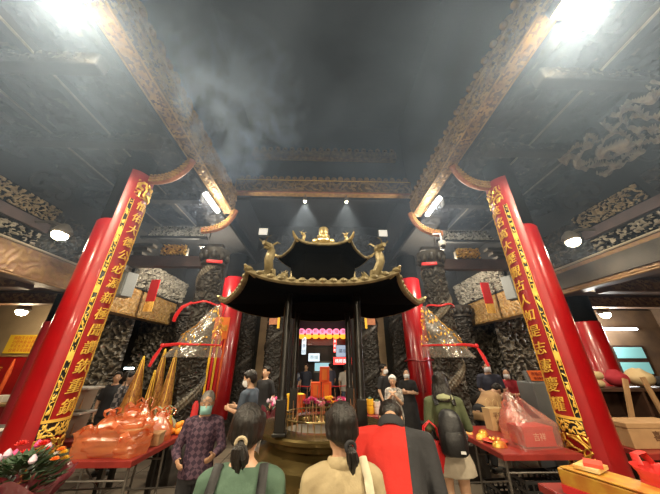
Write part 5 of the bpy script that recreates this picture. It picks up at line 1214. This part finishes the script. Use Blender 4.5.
# ------------------------------------------------------------------ lamps
def ptlight(loc, power, col=(1, .86, .66), size=.08):
    l = bpy.data.lights.new('lamp_light', 'POINT'); l.energy = power; l.color = col; l.shadow_soft_size = size
    o = bpy.data.objects.new('lamp_light', l); COL.objects.link(o); o.location = loc; return o
def spot(loc, to, power, col=(1, .86, .66), angle=120, blend=.5, size=.1):
    l = bpy.data.lights.new('lamp_light', 'SPOT'); l.energy = power; l.color = col; l.spot_size = rad(angle); l.spot_blend = blend; l.shadow_soft_size = size
    o = bpy.data.objects.new('lamp_light', l); COL.objects.link(o); o.location = loc
    o.rotation_euler = (Vector(to)-Vector(loc)).to_track_quat('-Z', 'Y').to_euler(); return o
GLOWW = mat('lamp_glow_warm', (1, .9, .7), .5, emit=(1, .84, .55), estr=30)
GLOWC = mat('lamp_glow_cool', (1, 1, 1), .5, emit=(.95, .97, 1), estr=14)
TUBEG = mat('tube_glow', (1, 1, 1), .5, emit=(1, .93, .78), estr=18)
for s, nm in ((-1, 'left'), (1, 'right')):
    t = thing('floodlight', f'blazing floodlight on the {nm} eave beam at the top edge', 'lamp', (s*2.52, 1.25, 5.02))
    MB().box(0, 0, .10, .30, .22, .12).build('housing', STEEL, t, smooth=0, bevel=.01)
    MB().box(0, 0, .03, .26, .18, .02).build('lens', mat('flood_glow', (1, .95, .8), .5, emit=(1, .86, .56), estr=60), t, smooth=0)
    MB().box(0, 0, .17, .04, .04, .06).build('mount', STEEL, t, smooth=0)
    spot((s*2.52, 1.25, 4.99), (s*1.7, 2.1, 0), 850, (1, .86, .60), 165, .35, .12)
    ptlight((s*2.52, 1.25, 4.93), 45, (1, .82, .52), .1)
    t = thing('tube_lamp', f'short bright tube lamp under the far end of the {nm} eave beam', 'lamp', (s*2.60, 4.95, 5.08))
    MB().box(0, 0, .06, .10, .62, .05).build('fitting', STEEL, t, smooth=0)
    MB().tube([(0, -.36, 0), (0, .36, 0)], .05, 10).build('tube', TUBEG, t)
    ptlight((s*2.60, 4.95, 4.97), 70, (1, .93, .8), .2)
    # round aisle downlights
    for (x, y, z, lb, pw) in ((s*4.55, 4.0, 3.74, f'round bright lamp on the {nm} frieze', 110), (s*7.4, 6.5, 2.86, f'round lamp under the low outer ceiling at far {nm}', 60)):
        if z < 3.5: ptlight((x, y, z-.16), 45, (1, .80, .52), .1)
        t = thing('round_lamp', lb, 'lamp', (x, y, z))
        MB().lathe([(.11, 0), (.14, .05), (.11, .12), (.04, .2)], 20).build('shade', STEEL, t)
        MB().ball((0, -.02, -.02), .11, .11, .09).build('bulb', GLOWW, t)
        if z > 3.5: MB().tube([(0, 0, .15), (s*.25, 0, .25), (s*.55, 0, .25)], .025, 8).build('arm', STEEL, t)
        else: MB().tube([(0, 0, .18), (0, 0, .40)], .03, 8).build('arm', STEEL, t)
        spot((x, y, z-.09), (x-s*.8, y-.3, 0), pw, (1, .82, .58), 160, .5, .08)
    t = thing('round_lamp', f'small spot lamp beside the {nm} maroon cross beam', 'lamp', (s*3.3, 6.6, 4.42))
    MB().lathe([(.03, .0), (.07, .02), (.06, .14)], 16).build('shade', STEEL, t)
    MB().ball((0, 0, 0), .06).build('bulb', GLOWW, t)
    MB().tube([(0, 0, .1), (0, 0, .78)], .015, 6).build('arm', STEEL, t)
    ptlight((s*3.3, 6.7, 4.22), 260, (1, .88, .68), .08)
    t = thing('led_floodlight', f'white rectangular floodlight high on the dark wall, {nm} of the gilt finial', 'lamp', (s*2.55, 9.1, 6.50))
    MB().box(0, 0, 0, .62, .12, .34).build('housing', STEEL, t, smooth=0)
    MB().box(0, -.065, 0, .56, .02, .28).build('lens', mat('pale_lens', (.8, .78, .7), .4, emit=(1, .9, .72), estr=.9), t, smooth=0)
t = thing('strip_light', 'long white fluorescent strip on the brown wall at the far right', 'lamp', (8.6, 7.72, 2.62))
for x in (-1.1, .35):
    MB().box(x, .03, .03, 1.3, .08, .05).build('fitting', ALU, t, smooth=0)
    MB().tube([(x-.62, -.03, 0), (x+.62, -.03, 0)], .03, 8).build('tube', GLOWC, t)
ptlight((8.2, 7.3, 2.5), 140, (.92, .96, 1), .3)
# unseen fill lamps added behind the viewer to light columns, altar and people
for i, (x, y, z) in enumerate(((-1.6, -1.6, 4.7), (1.6, -1.6, 4.7), (-4.6, -.2, 4.3), (4.6, -.2, 4.3), (-1.3, -4.6, 3.2), (1.3, -4.6, 3.2))):
    t = thing('unseen_fill_lamp', 'unseen round lamp added behind the viewer to light the hall', 'lamp', (x, y, z), group='unseen lamps added behind the viewer')
    MB().lathe([(.16, 0), (.2, .06), (.06, .2)], 20).build('shade', STEEL, t)
    MB().ball((0, 0, 0), .12, .12, .05).build('bulb', GLOWW, t)
    MB().tube([(0, 0, .15), (0, 0, (9.2 if abs(x) < 2 else 5.1)-z)], .012, 6).build('rod', STEEL, t)
    spot((x, y, z-.12), ((x*.6, y+2.0, 0) if y > -3 else (x*.3, 5.2, 1.0)), 300 if y > -3 else 520, (1, .82, .56), 140 if y > -3 else 70, .6, .15)
for x in (-.52, .62):
    t = thing('spot_lamp', f'tiny bright spot lamp under the gilded cross beam, {"left" if x < 0 else "right"} of centre', 'lamp', (x, 5.74, 5.72)); MB().lathe([(.03, 0), (.06, .03), (.05, .12)], 14).build('shade', STEEL, t); MB().ball((0, 0, 0), .04).build('bulb', GLOWW, t); MB().tube([(0, 0, .1), (0, 0, .22)], .02, 6).build('arm', STEEL, t)
    spot((x, 5.72, 5.68), (x*.6, 5.2, 1.0), 700, (1, .86, .62), 60, .5, .05)
ptlight((0, 8.4, 4.2), 30, (1, .8, .55), .2)
# ------------------------------------------------------------------ smoke
def smoke():
    m = bpy.data.materials.new('incense_smoke'); m.use_nodes = True; nt = m.node_tree; nt.nodes.clear()
    o = nt.nodes.new('ShaderNodeOutputMaterial'); v = nt.nodes.new('ShaderNodeVolumePrincipled')
    v.inputs['Color'].default_value = (.56, .72, 1.0, 1); v.inputs['Anisotropy'].default_value = .25
    tc = nt.nodes.new('ShaderNodeTexCoord')
    n = nt.nodes.new('ShaderNodeTexNoise'); n.inputs['Scale'].default_value = .75; n.inputs['Detail'].default_value = 5; n.inputs['Distortion'].default_value = .6
    r = nt.nodes.new('ShaderNodeValToRGB'); r.color_ramp.elements[0].position = .44; r.color_ramp.elements[1].position = .74
    nt.links.new(tc.outputs['Object'], n.inputs['Vector']); nt.links.new(n.outputs['Fac'], r.inputs['Fac'])
    sep = nt.nodes.new('ShaderNodeSeparateXYZ'); nt.links.new(tc.outputs['Object'], sep.inputs[0])
    mr = nt.nodes.new('ShaderNodeMapRange'); mr.inputs[1].default_value = 2.4; mr.inputs[2].default_value = 5.0; mr.inputs[3].default_value = .06; mr.inputs[4].default_value = 1.0
    nt.links.new(sep.outputs[2], mr.inputs[0])
    # a plume rising left of the axis of the hall
    vm = nt.nodes.new('ShaderNodeVectorMath'); vm.operation = 'DISTANCE'; vm.inputs[1].default_value = (-1.75, 3.4, 6.3); nt.links.new(tc.outputs['Object'], vm.inputs[0])
    mp = nt.nodes.new('ShaderNodeMapRange'); mp.inputs[1].default_value = 1.5; mp.inputs[2].default_value = .2; mp.inputs[3].default_value = 0; mp.inputs[4].default_value = 1; nt.links.new(vm.outputs['Value'], mp.inputs[0])
    nn = nt.nodes.new('ShaderNodeTexNoise'); nn.inputs['Scale'].default_value = 1.5; nn.inputs['Detail'].default_value = 6; nn.inputs['Distortion'].default_value = 1.2; nt.links.new(tc.outputs['Object'], nn.inputs['Vector'])
    n2 = nt.nodes.new('ShaderNodeMapRange'); n2.inputs[1].default_value = .46; n2.inputs[2].default_value = .74; nt.links.new(nn.outputs['Fac'], n2.inputs[0])
    def mth(op, a, b):
        k = nt.nodes.new('ShaderNodeMath'); k.operation = op
        for i, q in enumerate((a, b)):
            if isinstance(q, (int, float)): k.inputs[i].default_value = q
            else: nt.links.new(q, k.inputs[i])
        return k.outputs[0]
    base = mth('ADD', mth('MULTIPLY', r.outputs['Color'], .085), .032)
    my = nt.nodes.new('ShaderNodeMapRange'); my.inputs[1].default_value = 6.2; my.inputs[2].default_value = 4.2; my.inputs[3].default_value = .12; nt.links.new(sep.outputs[1], my.inputs[0])
    d = mth('ADD', mth('MULTIPLY', mth('MULTIPLY', base, my.outputs[0]), mr.outputs[0]), mth('MULTIPLY', mth('MULTIPLY', mp.outputs[0], n2.outputs[0]), 12.0))
    nt.links.new(d, v.inputs['Density']); nt.links.new(v.outputs[0], o.inputs['Volume'])
    return m
b = MB().box(0, 3.9, 5.65, 10.2, 10.4, 6.9).build('smoke_haze', smoke(), smooth=0)
tag(b, 'drifting bluish incense smoke filling the upper hall', 'smoke', kind='stuff')
# ------------------------------------------------------------------ world, camera, view
w = bpy.data.worlds.new('night'); SC.world = w; w.use_nodes = True
w.node_tree.nodes['Background'].inputs['Color'].default_value = (.02, .025, .04, 1); w.node_tree.nodes['Background'].inputs['Strength'].default_value = .3
cam = bpy.data.cameras.new('camera'); cam.sensor_width = 36; cam.lens = 36*250/660; cam.clip_start = .05
co = bpy.data.objects.new('camera', cam); COL.objects.link(co); co.location = (0, 0, 1.75); co.rotation_euler = (rad(90+24.4), 0, rad(-1.67)); SC.camera = co
SC.view_settings.view_transform = 'Standard'; SC.view_settings.look = 'None'; SC.view_settings.gamma = 1; SC.view_settings.use_curve_mapping = False; SC.view_settings.exposure = 0
SC.cycles.max_bounces = 6; SC.cycles.volume_bounces = 0; SC.cycles.volume_step_rate = 2.0; SC.cycles.caustics_reflective = False; SC.cycles.caustics_refractive = False; SC.cycles.transparent_max_bounces = 16; SC.cycles.sample_clamp_indirect = 4
